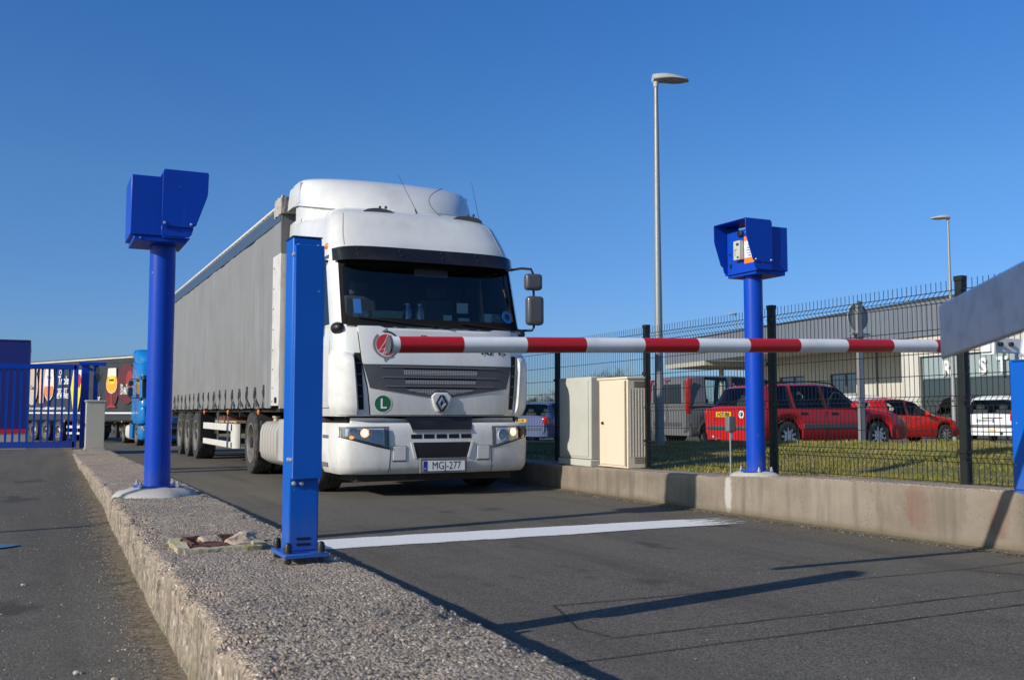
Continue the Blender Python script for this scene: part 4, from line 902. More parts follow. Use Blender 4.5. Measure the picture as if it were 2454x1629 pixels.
    # wiper panel and wipers
    patch(t, 'scuttle', 'black', -1.12, 1.12, 2.012, 2.062, .004, .02, 30, 3)
    q = MB()
    for x0, x1, zz0, zz1 in ((-.05, -.98, 2.04, 2.13), (.15, -.42, 2.03, 2.10), (.98, .32, 2.04, 2.095)):
        q.tube([(lerp(x0, x1, k), caby(lerp(x0, x1, k), lerp(zz0, zz1, k), .025), lerp(zz0, zz1, k)) for k in lin(0, 1, 8)], .011, 6)
    q.build('wiper', 'black', t)
    # ---- bumper
    zb = [.27, .285, .31, .36, .45, .55, .65, .72, .78, .82, .85, .87]
    yb_ = 1.02
    def bp_(i, z):
        w_ = pl(z, BW); n = len(fr)
        if i < 4: return V((-w_, lerp(yb_, pl(z, BYC) + .36, i / 4), z))
        if i >= n + 4: return V((w_, lerp(yb_, pl(z, BYC) + .36, (n + 7 - i) / 4), z))
        f = fr[i - 4]; return V((f * w_, bumpy(f * w_, z), z))
    n = len(fr) + 8
    q = MB().grid(lambda i, z: bp_(int(i), z), list(range(n)), zb)
    q.add([bp_(i, zb[-1]) for i in range(n)], [tuple(range(n))]); q.add([bp_(i, zb[0]) for i in range(n)], [tuple(range(n))]); q.add([bp_(0, z) for z in zb] + [bp_(n - 1, z) for z in reversed(zb)], [tuple(range(2 * len(zb)))])
    q.build('bumper', pb, t, smooth=50)
    B_ = dict(sy=bumpy)
    patch(t, 'bumper_shelf', pb, -1.06, 1.06, .868, lambda x: .93 - .03 * (1 - min(1, abs(x) / .7)), -.10, .08, 24, 3, **B_)
    MB().bb(-1.1, 1.1, .3, .9, .86, .98).build('bumper_gap', 'void', t)
    patch(t, 'upper_mesh', 'black', lambda v: -(.38 + .05 * v), lambda v: (.38 + .05 * v), .79, .945, .012, .05, 20, 4, **B_)
    patch(t, 'upper_mesh_lip', 'mgrey', -.38, .38, .768, .788, .016, .05, 16, 2, **B_)
    for k in range(5):
        x0 = -.395 + k * .160; patch(t, 'bumper_slot', 'void', x0, x0 + .135, .685, .735, .003, .02, 4, 3, **B_)
    patch(t, 'intake_surround', pb, lambda v: -(.36 + .045 * v), lambda v: (.36 + .045 * v), .425, .765, .010, .012, 16, 4, **B_) if 0 else None
    patch(t, 'lower_intake', 'black', lambda v: -(.325 + .05 * v), lambda v: (.325 + .05 * v), .452, .64, .004, .02, 16, 5, **B_)
    for s in (-1, 1):
        q = MB(); q.slab(lambda u, v: (lambda z: V((s * lerp(.325, .375, v) + s * .03 * u, bumpy(.36, z, .012), z)))(lerp(.452, .64, v)), lambda u, v: (lambda z: V((s * lerp(.325, .375, v) + s * .03 * u, bumpy(.36, z, -.01), z)))(lerp(.452, .64, v)), lin(0, 1, 3), lin(0, 1, 5)); q.build('intake_lip', pb, t, weld=False)
    for s in (-1, 1):
        patch(t, 'tow_cover_gap', 'mgrey', s * .54 - .085, s * .54 + .085, .415, .60, .002, .01, 4, 4, **B_)
        patch(t, 'tow_cover', pb, s * .54 - .079, s * .54 + .079, .43, .594, .008, .012, 4, 4, bevel=(.004, 2), **B_)
        patch(t, 'bumper_seam', 'dgrey', lambda v: s * (.665 - .02 * v) - .004, lambda v: s * (.665 - .02 * v) + .004, .28, .60, .002, .01, 2, 8, **B_)
        # headlamp
        hx0, hx1 = (1.215, .665)
        zlo = lambda x: .575 + .14 * ((abs(x) - .665) / .55) ** 1.1 if abs(x) > .665 else .575
        zhi = lambda x: .835 - .006 * abs(x)
        hl = patch(t, 'headlight', 'mgrey', s * hx0, s * hx1, zlo, zhi, .003, .02, 24, 5, **B_)
        patch(t, 'headlight_seam', 'void', s * 1.222, s * .66, lambda x: zlo(x) - .012, zlo, .0035, .02, 24, 2, parent=None, **B_).parent = hl
        MBh = patch(t, 'reflector', 'lampchrome', s * 1.165, s * .725, lambda x: zlo(x) + .022, lambda x: zhi(x) - .022, .0055, .006, 24, 6, **B_); MBh.parent = hl
        for cx, cz, r in ((1.07, .765, .05), (.955, .755, .062), (.815, .715, .078)):
            y0 = bumpy(s * cx, cz); d = V((s * .45 if cx > 1 else s * .22 if cx > .9 else s * .08, -1, 0)).normalized(); o_ = V((s * cx, y0, cz)) + d * .006
            q = MB(); q.lathe([(r, .002), (r * .95, .012), (r * .82, .012), (r * .72, .004), (r * .35, .001), (r * .3, .012), (0, .016)], o_, d, 24); q.build('lamp_bowl', 'lampchrome', hl)
            if cx == .955: MB().ball(o_ + d * .01, r * .52, 12, sz=(1, .35, 1)).build('bulb', 'bulb', hl)
        o_ = V((s * 1.10, bumpy(s * 1.10, .70) - .010, .705)); MB().ball(o_, .025, 10, sz=(1.2, .5, .8)).build('indicator_bulb', mat('indicator_glow', (1, .4, .1), .4, emit=((1, .35, .08), 1.6)), hl)
        lens = patch(t, 'lens', 'lens', s * 1.19, s * .705, lambda x: zlo(x) + .010, lambda x: zhi(x) - .010, .030, .002, 24, 5, **B_); lens.parent = hl
        # step wells behind the bumper corner
        q = MB(); q.bb(s * 1.19 if s > 0 else -1.238, 1.238 if s > 0 else -1.19, .62, .98, .345, .395); q.build('step_tread', 'mgrey', t)
        q = MB(); q.bb(1.2 if s > 0 else -1.2365, 1.2365 if s > 0 else -1.2, .60, .86, .685, .725); q.build('step_tread', 'mgrey', t)
    # bumper underside, lower engine cover
    MB().bb(-1.0, 1.0, .2, 1.0, .18, .285).build('lower_cover', 'frame', t)
    if detail:
        q = MB(); q.bb(-.30, .30, -.058, -.012, .275, .455); q.build('plate_holder', 'mgrey', t, bevel=(.006, 2))
        pl_ = MB().bb(-.268, .272, -.0625, -.058, .302, .42).build('number_plate', 'paper', t, bevel=(.002, 1))
        MB().bb(-.267, -.212, -.0640, -.0626, .303, .419).build('plate_band', 'eub', pl_)
        text('MGJ-277', .130, 'ink', pl_, basis((.032, -.0629, .360), (1, 0, 0), (0, 0, 1)), 'plate_characters', .0006, 0, sx=.80)
        text('H', .03, 'paper', pl_, basis((-.24, -.0645, .33), (1, 0, 0), (0, 0, 1)), 'plate_country', .0003)
        def decal(nm, m_, cx, cz, r0, r1, a0=0., a1=2 * pi, o=.0245, k=40, par=t):      # sheet that follows the panel
            q = MB(); rr = [r0, lerp(r0, r1, .5), r1] if r0 > 0 else [.002, r1 * .35, r1 * .7, r1]
            P = lambda u, v: (lambda x, z: V((x, caby(x, z, o), z)))(cx + v * math.cos(u), cz + v * math.sin(u))
            P2 = lambda u, v: P(u, v) + V((0, .0015, 0))
            q.slab(P, P2, lin(a0, a1, k + 1), rr) if a1 - a0 < 6.2 else q.grid(P, lin(a0, a1, k + 1), rr)
            return q.build(nm, m_, par, smooth=0, normals=False)
        cx, cz = -.728, 1.098
        st_ = decal('letter_sticker', 'green', cx, cz, 0, .104); decal('sticker_ring', 'paper', cx, cz, .098, .106, o=.0265, par=st_)
        dy = (caby(cx + .05, cz) - caby(cx - .05, cz)) / .1
        text('L', .165, 'paper', st_, basis((cx + .005, caby(cx, cz, .0275), cz - .004), (1, dy, 0), (0, 0, 1)), 'sticker_letter', .0006, .003)
        # round company mark: red globe with white lines inside a grey ring, and the name partly hidden by the boom
        lx, lz = -.675, 1.80
        mk = decal('company_mark', 'redink', lx, lz, 0, .128)
        decal('mark_ring', 'greyink', lx, lz, .14, .168, rad(130), rad(300), .0255, par=mk); decal('mark_ring', 'ink', lx, lz, .148, .170, rad(35), rad(100), .0255, par=mk); decal('mark_ring', 'ink', lx, lz, .138, .150, rad(-70), rad(-10), .0255, par=mk)
        on = lambda a, b, o: V((lx + a, caby(lx + a, lz + b, o), lz + b))
        for pts in ([(-.10, -.08), (-.02, .03), (.02, .122)], [(-.05, -.118), (.0, .0), (.04, .12)], [(-.10, -.075), (.0, -.035), (.12, -.02)], [(-.07, -.10), (.04, -.09), (.08, -.09)], [(-.03, -.12), (.03, .0), (.09, .09)]):
            q = MB(); q.tube([on(a, b, .026) for a, b in pts], .0035, 4); q.build('mark_line', 'paper', mk)
        for vs in ([(-.06, .155), (.02, .205), (.01, .16)], [(-.05, -.155), (.02, -.165), (-.03, -.21)]):
            q = MB(); q.add([on(a, b, .026) for a, b in vs], [(0, 1, 2)]); q.build('mark_arrow', 'greyink', mk, smooth=0, normals=False)
        def ftext(b_, s, m_, x, z, sx=1., bold=.003, shear=0):
            y0 = caby(x, z, .0275); return text(b_, s, m_, t, basis((x, y0, z), (1, (caby(x + .05, z) - caby(x - .05, z)) / .1, 0), (0, (caby(x, z + .05) - caby(x, z - .05)) / .1, 1)), 'door_lettering', .0008, bold, sx=sx, shear=shear)
        ftext('GY\u0150R', .19, 'redink', -.29, 1.805, 1.12, .004); ftext('TRANS', .19, 'redink', .22, 1.805, .9, .004); ftext('KFT.', .15, 'ink', .72, 1.755, 1.25)
        # little warning stickers by the step
        MB().bb(-1.2375, -1.2355, .45, .60, 1.36, 1.43).build('sticker', mat('pale_orange', (.7, .35, .24), .6), t); MB().bb(-1.2375, -1.2355, .46, .53, 1.28, 1.32).build('sticker', 'greyink', t)
        # windscreen stickers
        for x, z, r, m_ in ((-.98, 2.27, 0, 'blue_sticker'), (1.0, 2.21, .09, 'blue_ring')):
            y0 = caby(x, z, .009)
            if r == 0: MB().slab(lambda u, v: V((x + .045 * u, caby(x + .045 * u, z + .09 * v, .008), z + .09 * v)), lambda u, v: V((x + .045 * u, caby(x + .045 * u, z + .09 * v, .006), z + .09 * v)), lin(-1, 1, 3), lin(-1, 1, 3)).build('windscreen_sticker', mat(m_, (.02, .11, .34), .5), wso)
            else: MB().lathe([(.045, .002), (.085, .002), (.085, .004), (.045, .004)], (x, y0, z), (.35, -1, .3), 24, close=True).build('windscreen_sticker', mat(m_, (.03, .20, .52), .5), wso)
        # mirror inside top of the screen
        MB().box((.08, .62, 2.77), (.46, .03, .11)).build('inner_mirror', mat('blind_grey', (.26, .25, .24), .5), t, bevel=(.03, 3))
    # ---- mirrors
    for s in (-1, 1):
        mo, my = (0, 0) if s > 0 else (.20, .50)
        q = MB(); q.tube([(s * 1.02, .66, 2.84), (s * (1.26 + mo), .40 + my, 2.875), (s * (1.36 + mo), .32 + my, 2.86), (s * (1.39 + mo), .32 + my, 2.80), (s * (1.40 + mo), .32 + my, 2.46), (s * (1.40 + mo), .32 + my, 2.10), (s * (1.38 + mo), .33 + my, 2.06), (s * 1.15, .50 + my, 2.055)], .017, 8); q.build('mirror_arm', 'black', t)
        q = MB(); q.box((s * (1.385 + mo), .31 + my, 2.69), (.235, .13, .215), rz=-s * .12); q.build('mirror', 'mirrorgrey', t, bevel=(.045, 4))
        q = MB(); q.box((s * (1.405 + mo), .31 + my, 2.315), (.235, .14, .38), rz=-s * .12); q.build('mirror', 'mirrorgrey', t, bevel=(.05, 4))
        q = MB(); q.ball((s * 1.20, .38, 2.0), .10, 16, sz=(.8, 1.3, .75)); q.build('kerb_mirror', 'black', t)
    # ---- chassis
    ch = MB(); ch.bb(-.42, -.34, .6, 6.0, .62, .92); ch.bb(.34, .42, .6, 6.0, .62, .92); ch.bb(-.42, .42, 2.4, 2.7, .6, .98); ch.bb(-.4, .4, 4.8, 5.8, .95, 1.06); ch.bb(-.6, .6, 1.0, 2.4, .4, .96); ch.build('chassis', 'frame', t)
    for s in (-1, 1):
        tyre_wheel(t, s * 1.22, 1.36, s, hub='front', r=.5); tyre_wheel(t, s * 1.24, 5.33, s, True)
        q = MB(); n = 14                                            # front wheel arch liner
        q.slab(lambda u, v: V((s * (.9 + .30 * v), 1.36 + .58 * math.cos(u), .5 + .56 * math.sin(u))), lambda u, v: V((s * (.9 + .30 * v), 1.36 + .60 * math.cos(u), .5 + .58 * math.sin(u))), lin(.1, pi - .1, n), lin(0, 1, 2)); q.build('arch_liner', 'frame', t, weld=False)
        q = MB(); q.slab(lambda u, v: V((s * (.6 + .64 * v), 5.33 + .60 * math.cos(u), .52 + .58 * math.sin(u))), lambda u, v: V((s * (.6 + .64 * v), 5.33 + .625 * math.cos(u), .52 + .60 * math.sin(u))), lin(2.2, pi + .5, 9), lin(0, 1, 2)); q.build('mudguard', 'frame', t, weld=False)
        q = MB(); q.bb(s * .64 - .02 if s > 0 else -1.2, 1.2 if s > 0 else -.66, 5.96, 5.975, .22, .85); q.build('mud_flap', 'black', t)
        q = MB(); q.bb(1.2 if s > 0 else -1.225, 1.225 if s > 0 else -1.2, 4.70, 4.74, .38, .52); q.build('side_marker', 'amber', t)
        q = MB(); q.bb(.8 if s > 0 else -1.2, 1.2 if s > 0 else -.8, 4.72, 4.80, .30, .86); q.build('rear_guard', 'dgrey', t)
    # fuel tank with strap grooves
    xo = [(-1.22, .30), (-1.25, .40), (-1.255, .55), (-1.25, .70), (-1.22, .80), (-1.15, .855), (-.80, .865), (-.62, .83), (-.58, .7), (-.58, .35), (-.63, .24), (-.85, .205), (-1.1, .215)]
    tk = MB(); yy = []; y = 3.38
    while y < 4.55: yy += [(y, -.03), (y + .012, 0), (y + .155, 0), (y + .167, -.03)]; y += .20
    cz, cx = .54, -.92; m_ = len(xo); vs = []
    for yv, d in yy:
        for a, b in xo:
            k = 1 + d / .33 * .9; vs.append((cx + (a - cx) * k, yv, cz + (b - cz) * k))
    fs = [(j * m_ + i, j * m_ + (i + 1) % m_, (j + 1) * m_ + (i + 1) % m_, (j + 1) * m_ + i) for j in range(len(yy) - 1) for i in range(m_)] + [tuple(range(m_)), tuple(range((len(yy) - 1) * m_, len(yy) * m_))]
    tk.add(vs, fs); tko = tk.build('fuel_tank', 'tank' if detail else 'twhite', t, smooth=40)
    q = MB(); q.cyl((-1.05, 4.30, .86), (-1.05, 4.30, .91), .05, n=14); q.cyl((-1.05, 4.30, .91), (-1.05, 4.30, .94), .065, n=14); q.build('tank_cap', mat('tank_cap_metal', (.42, .36, .28), .5, metal=.3), tko)
    MB().bb(-1.24, -.7, 2.55, 3.34, .28, .9).build('side_skirt', paint, t, bevel=(.03, 3))
    MB().bb(.6, 1.235, 2.5, 4.6, .28, .88).build('side_skirt', paint, t, bevel=(.03, 3))
    return t
TX, TY = 4.445, 11.22
tractor('white lorry cab with roof fairing and smoked visor waiting behind the striped boom', (TX, TY, 0), 0, 'white', True)

# things lying on the dashboard
def on_dash(mb, nm, m, x, off, label, cat, rz=0, z=2.10):
    o = mb.build(nm, m); o.location = (TX + x, TY + caby(x, 2.12) + off, z); o.rotation_euler = (0, 0, rz); return tag(o, label, cat)
on_dash(MB().bb(-.20, .20, -.06, .06, 0, .13), 'folded_cloth', mat('olive_cloth', (.42, .44, .28), .8, dirt=.8, dcol=(.10, .13, .07), dscale=40), -.60, .16, 'flat patterned green pack lying on the lorry dashboard', 'cloth', .05)
on_dash(MB().ball((0, 0, .07), .13, 10, sz=(1.1, .6, .55)), 'paper_bag', mat('bag_white', (.70, .72, .70), .7, dirt=.9, dcol=(.10, .16, .16), dscale=24), -.88, .22, 'crumpled white bag in the corner of the lorry dashboard', 'bag')
for i, (x, z, w_, h) in enumerate(((.40, 2.24, .15, .13), (.20, 2.14, .11, .07), (.42, 2.08, .15, .10), (.76, 2.09, .10, .16))):
    on_dash(MB().bb(-w_ / 2, w_ / 2, 0, .012, 0, h), 'paper_slip', mat('slip_white', (.62, .72, .70), .6, dirt=.7, dcol=(.2, .28, .3), dscale=30), x, .12, ('white printed card on the lorry windscreen, the uppermost of the four slips', 'narrow blank white slip at the middle of the lorry dashboard', 'white printed card directly under the uppermost slip in the lorry cab', 'upright white slip beside the cluttered box on the lorry dashboard')[i], 'paper', z=z)
bt = MB()
for dx in (-.09, .07): bt.lathe([(.0, 0), (.06, 0), (.06, .16), (.03, .21), (.03, .24), (0, .24)], (dx, 0, 0), (0, 0, 1), 12)
on_dash(bt, 'water_bottles', glassmat('bottle_plastic', (.75, .85, .88), .35, .2), -.22, .2, 'two small clear bottles standing together on the lorry dashboard', 'bottle')
on_dash(MB().bb(-.19, .19, -.08, .08, 0, .16), 'clipboard_box', mat('clutter_green', (.16, .22, .16), .8, dirt=1., dcol=(.6, .62, .56), dscale=34), .94, .25, 'cluttered dark green box at the driver side of the lorry dashboard', 'box')

# ------------------------------------------------------------------ grey curtain trailer
def trailer(label, loc, rz, side='curtain', art=False):
    t = thing('semi_trailer', label, 'trailer', loc, rz); LN = 13.6; HW = 1.275; C0 = .03 if art else .50; AX0 = 7.6 if art else 8.25
    # local: x across, y back from the front wall, z up
    MB().bb(-HW + .03, HW - .03, .03, LN - .03, 1.12, 4.06).build('box', 'twhite' if not art else 'dgrey', t)
    MB().bb(-HW, HW, 0, .04, 1.05, 3.27).build('front_wall', 'twhite', t); MB().bb(-HW + .004, HW - .004, .002, .042, 3.25, 4.05).build('front_tarp', 'curtain', t)
    MB().bb(-HW - .004, HW + .004, LN - .06, LN, 1.05, 4.1).build('rear_frame', 'twhite', t)
    for s in (-1, 1):
        def cy_(y, z, o):
            d = .018 * noise.noise(V((y * 1.1, z * .5, s))) + .012 * noise.noise(V((y * 3.1, z * .3, 5)))
            if z < 1.35: d += .03 * noise.noise(V((y * 2.3, 2, 7))) * (1.35 - z) / .3
            return V((s * (HW + .008 + max(-.01, d) + o), y, z + (.03 * noise.noise(V((y * 3.3, 1, s))) if z < 1.1 else 0)))
        cu = MB(); cu.slab(lambda u, v: cy_(u, v, 0), lambda u, v: cy_(u, v, -.012), lin(C0, LN - .07, 110), [1.06, 1.1, 1.17, 1.25, 1.35, 1.6, 2, 2.6, 3.2, 3.74]); cu.build('side_curtain', side, t, weld=False)
        MB().bb(s * (HW + .012) - .012, s * (HW + .012) + .012, .02, LN - .05, 3.745, 3.935).build('curtain_band', 'bluebnd' if not art else side, t)
        q = MB(); q.bb(s * (HW) - .02, s * (HW) + .022, .0, LN, 3.936, 3.985); q.build('roof_rail', 'twhite' if art else 'railtan', t, bevel=(.006, 1))
        if not art:
            q = MB()
            for i in range(40): q.cyl((s * (HW + .022), .2 + i * .34, 3.962), (s * (HW + .03), .2 + i * .34, 3.962), .010, n=6)
            q.build('rail_rivet', 'dgrey', t)
    q = MB().slab(lambda u, v: V((u, v, 4.0 + .08 * (1 - (u / HW) ** 4) + .012 * noise.noise(V((u, v, 3))))), lambda u, v: V((u * .99, v, 3.98)), lin(-HW, HW, 14), lin(0, LN, 30)); q.build('roof_tarp', 'tarp' if not art else 'twhite', t, weld=False)
    if not art:
        for s in (-1, 1):
            q = MB().slab(lambda u, v: V((s * (HW + .035 - .05 * max(0, v - .6) - .03 * u * 0 + .02 * noise.noise(V((u * 4, v * 4, s)))), -.06 + .48 * u, 3.84 + .27 * v + .02 * noise.noise(V((u * 5, v * 3, 9))))), lambda u, v: V((s * (HW - .25), -.03 + .44 * u, 3.86 + .2 * v)), lin(0, 1, 8), lin(0, 1, 6)); rough(q, .012, 9).build('corner_tarp', 'tarp', t, weld=False)
        for s in (-1, 1):
            MB().bb(s * (HW + .006) - .012, s * (HW + .006) + .012, .0, .50, 1.09, 3.28).build('corner_pillar', 'pillarwhite', t, bevel=(.006, 2)); MB().bb(s * (HW + .004) - .012, s * (HW + .004) + .012, .0, .52, 3.281, 3.93).build('pillar_tarp', 'curtain', t)
        q = MB()
        for z in (1.15, 1.35, 1.62, 1.9, 2.2, 2.5, 2.8, 3.1): q.cyl((-HW - .018, .40, z), (-HW - .024, .40, z), .014, n=8)
        q.build('wall_rivet', 'dgrey', t); MB().lathe([(0, 0), (.045, 0), (.045, .02), (0, .022)], (-HW - .018, .14, 1.17), (-1, 0, 0), 14).build('front_coupling', 'black', t)
        for k in range(19):                                         # strap, buckle and loose tail of each tensioner
            y = 1.0 + k * .66; s = -1; x = -HW - .025; rr = random.Random(k)
            q = MB(); q.bb(x - .008, x + .012, y - .016, y + .016, 1.22, 1.385 + .03 * rr.random()); q.bb(x - .016, x + .012, y - .028, y + .028, 1.27, 1.335); q.bb(x - .004, x + .004, y - .012, y + .012, 1.05, 1.22)
            if k % 3 == 1 or k in (2, 3): q.slab(lambda u, v: V((x - .02, y + .02 - .3 * u, 1.28 - .16 * u ** .6 - .05 * v)), lambda u, v: V((x - .008, y + .02 - .3 * u, 1.28 - .16 * u ** .6 - .05 * v)), lin(0, 1, 6), lin(0, 1, 2))
            q.build('strap', 'dgrey', t, weld=False)
            q = MB(); q.tube([(x, y + .02, 1.15), (x - .005, y + .05, 1.06), (x, y - .02, 1.05)], .008, 5); q.build('strap_hook', 'black', t)
    # chassis, landing legs, guards, axles
    ch = MB(); ch.bb(-.5, -.42, .5, LN - .1, .82, 1.1); ch.bb(.42, .5, .5, LN - .1, .82, 1.1); ch.bb(-1.2, 1.2, .3, LN - .1, 1.0, 1.1); ch.bb(-.95, .95, 7.2, 10.6, .55, .95)
    for y in (2.2, 3.4, 4.6, 5.8, 11.5, 12.6): ch.bb(-1.2, 1.2, y, y + .08, .92, 1.06)
    ch.bb(-1.2, 1.2, LN - .25, LN - .13, .45, .55); ch.build('chassis', 'frame', t)
    for s in (-1, 1):
        q = MB(); q.bb(s * .75 - .06, s * .75 + .06, 2.75, 2.9, .45, 1.0); q.cyl((s * .75 - .1, 2.82, .37), (s * .75 + .1, 2.82, .37), .13, n=18); q.build('landing_leg', 'frame', t)
        x0, x1 = (s * 1.22 - .02, s * 1.22 + .02)
        q = MB(); gy0, gy1 = (3.35, 6.75) if art else (3.78, 7.25)
        [MB().bb(x0, x1, gy0 + .12, gy1, a_, b2).build('guard_rail', 'twhite', t, bevel=(.008, 2)) for a_, b2 in ((.66, .79), (.36, .47))]
        q = MB(); q.slab(lambda u, v: V((s * (1.24 - .12 * (1 - math.cos(u))), gy0 + .13 - .12 * math.sin(u) + 0 * v, v)), lambda u, v: V((s * (1.20 - .10 * (1 - math.cos(u))), gy0 + .13 - .09 * math.sin(u), v)), lin(0, pi / 2, 7), lin(.36, .79, 3)); q.bb(x0, x1, gy0 + .125, gy0 + .25, .365, .785); q.build('guard_end', 'twhite', t, weld=False)
        for y in (4.6, 5.7): MB().bb(s * 1.19 - .012, s * 1.19 + .012, y, y + .03, .40, 1.0).build('guard_bracket', 'galvp', t)
        for k, y in enumerate((AX0, AX0 + 1.31, AX0 + 2.62)): tyre_wheel(t, s * 1.245, y, s, r=.5, wd=.36)
        q = MB(); q.bb(s * 1.05 - .19, s * 1.05 + .19, AX0 - .63, AX0 - .61, .4, 1.0); q.build('mud_flap', 'black', t)
        for y in (1.5, 4.2, 6.95): 
            q = MB(); q.ball((s * 1.265, y, 1.0), .045, 10, sz=(.5, 1, 1)); q.build('side_marker', 'amber', t)
    MB().bb(-1.15, -.55, 4.0, 5.1, .80, .84).build('pallet_board', 'wood', t); MB().bb(-1.15, -.6, 5.3, 6.3, .80, .84).build('pallet_board', 'wood', t)
    q = MB()
    for i in range(5): q.bb(-1.1, -.5, 5.55 + i * .12, 5.62 + i * .12, .845, .92 + .02 * (i % 2))
    q.build('stowed_slat', mat('brown_board', (.22, .10, .07), .8), t)
    return t
trailer('long grey curtain-sided trailer with blue top band behind the white lorry', (4.42, TY + 3.00, 0), 0)
# ------------------------------------------------------------------ second lorry beyond the gate, with its black advertising trailer
GB = -.45
M['bluetruck'] = carpaint('truck_blue', (.006, .17, .50))
tractor('bright blue lorry cab with headlights on, far behind the tall blue reader post', (5.34, 45.0, GB), rad(3), 'bluetruck', False)
M['advert'] = mat('advert_tarp', (.022, .026, .034), .5, dirt=.4, dcol=(.05, .055, .06), dscale=1.2)
t = trailer('black trailer with beer glasses and lettering on its side, coupled to the blue lorry', (5.46, 48.55, GB), rad(25), 'advert', True)
AX = -(1.275 + .062)
def art(poly, m, lvl=0, name='printed_picture', par=None):
    """outline given as (distance behind the trailer front, height); lies flat on the trailer side"""
    q = MB(); q.prism([(-a, b) for a, b in poly], (AX - lvl * .004, 0, 0), (0, -1, 0), (0, 0, 1), .003); o = q.build(name, m, t if par is None else par, smooth=0); return o
def blob(cy, cz, ry, rz, m, lvl, name='printed_glow'): return art([(cy + ry * math.cos(a), cz + rz * math.sin(a)) for a in lin(0, 2 * pi, 29)[:-1]], m, lvl, name)
M['glow'] = mat('print_dark_red', (.085, .012, .018), .5, dirt=.8, dcol=(.16, .01, .02), dscale=2); M['glow2'] = mat('print_red', (.30, .022, .03), .5, dirt=.6, dcol=(.2, .01, .02), dscale=2); M['foam'] = mat('print_foam', (.66, .62, .58), .6); M['beer'] = mat('print_beer', (.80, .36, .02), .5); M['beer2'] = mat('print_amber', (.66, .20, .03), .5); M['yel'] = mat('print_yellow', (.85, .60, .05), .5); M['peach'] = mat('print_peach', (.72, .44, .27), .6); M['sep'] = mat('print_sepia', (.50, .40, .28), .6); M['art_red'] = mat('print_wax_red', (.45, .02, .03), .5)
art([(-.0 + .12, 1.44), (13.45, 1.44), (13.45, 1.37), (.12, 1.37)][::-1], 'paper', 1, 'white_line')
# red glow, tulip glass on a stem
blob(1.05, 2.75, .85, .95, 'glow', 0); blob(.8, 2.85, .3, .5, 'glow2', .5); blob(2.36, 2.5, .60, .85, 'glow', 0)
G = 2.36; z_ = .45
def mirror(p): return p + [(2 * G - a, b) for a, b in reversed(p)]
art(mirror([(G + .36, z_ + 3.05), (G + .40, z_ + 2.68), (G + .50, z_ + 2.35), (G + .46, z_ + 2.12), (G + .32, z_ + 1.95), (G + .06, z_ + 1.86)]), 'foam', 1, 'printed_glass')
art(mirror([(G + .405, z_ + 2.66), (G + .47, z_ + 2.36), (G + .43, z_ + 2.13), (G + .3, z_ + 1.98), (G + .06, z_ + 1.90)]), 'beer', 2, 'printed_beer')
art(mirror([(G + .07, z_ + 1.87), (G + .06, z_ + 1.4), (G + .16, z_ + 1.32), (G + .40, z_ + 1.27), (G + .40, z_ + 1.2)]), 'glow2', 2, 'printed_stem')
blob(G, z_ + 2.5, .30, .20, 'yel', 3, 'printed_label')
ux_ = (0, -1, 0)
def atext(s, size, y, z, m, lvl=4, sx=1., bold=.0, shear=0.): return text(s, size, m, t, basis((AX - .005 - lvl * .004, y, z + .45), ux_, (0, 0, 1)), 'trailer_lettering', .001, bold, sx=sx, shear=shear)
atext('Jenlain', .17, G, 2.5, 'ink', 4, 1., .006, .2)
atext('Belz', .62, 1.15, 2.02, 'paper', 4, .8, .02); atext('Belz', .62, 1.15, 2.02, 'ink', 6, .8, -.012)
atext('Triple', .60, 7.0, 2.55, 'paper', 4, .75, .01, .1); atext('SECRET', .36, 7.05, 2.03, 'paper', 4, .78, .006); atext('DES MOINES', .34, 7.1, 1.78, 'paper', 4, .72, .006)
q = art([(6.55, 2.33), (7.6, 2.33), (7.6, 2.30), (6.55, 2.30)][::-1], 'yel', 4, 'printed_rule'); art([(6.55, 2.60 + .02), (7.6, 2.62), (7.6, 2.59), (6.55, 2.59)][::-1], 'yel', 4, 'printed_rule')
q = MB(); q.lathe([(.09, 0), (.125, 0), (.125, .003), (.09, .003)], (AX - .02, 7.3, 3.42), (-1, 0, 0), 18, close=True); q.build('printed_ring', 'paper', t)
atext('EST DANGEREUX POUR LA SANTE, A CONSOMMER AVEC MODERATION', .16, 8.6, 1.17, 'paper', 4, .72, .003); atext('er', .34, 3.5, 1.66, 'paper', 4, 1., .008)
# slanted flute
art([(5.15, 3.50), (6.02, 3.50), (6.25, 2.6), (6.1, 2.0), (5.95, 1.5), (5.5, 1.5), (5.3, 2.2)][::-1], 'yel', 1, 'printed_glass'); art([(5.15, 3.50), (6.02, 3.50), (6.08, 3.1), (5.18, 3.1)][::-1], 'foam', 2, 'printed_foam'); blob(5.45, 3.0, .22, .3, 'art_red', 3, 'printed_seal')
atext('JADE', .2, 5.5, 2.25, 'ink', 4, .9)
# tulip of amber beer, bottle and oval sepia label
G = 8.5
art(mirror([(G + .42, 3.66), (G + .50, 3.1), (G + .52, 2.7), (G + .40, 2.25), (G + .1, 2.0), (G + .07, 1.72), (G + .35, 1.66), (G + .35, 1.58)]), 'foam', 1, 'printed_glass'); art(mirror([(G + .47, 2.75), (G + .46, 2.6), (G + .36, 2.28), (G + .1, 2.08)]), 'beer2', 2, 'printed_beer'); atext('Triple', .2, G, 2.75, 'ink', 4, .9)
art([(9.0, 3.66), (9.48, 3.66), (9.55, 2.9), (9.5, 1.9), (9.05, 1.9)][::-1], 'peach', .5, 'printed_bottle'); blob(10.3, 2.75, .62, .95, 'sep', 1, 'printed_label'); art([(9.75, 3.66), (11.2, 3.66), (11.2, 2.9), (9.9, 3.3)][::-1], 'peach', .2, 'printed_sky')
atext('La Corne', .30, 10.3, 2.25, 'ink', 4, .8, .004)
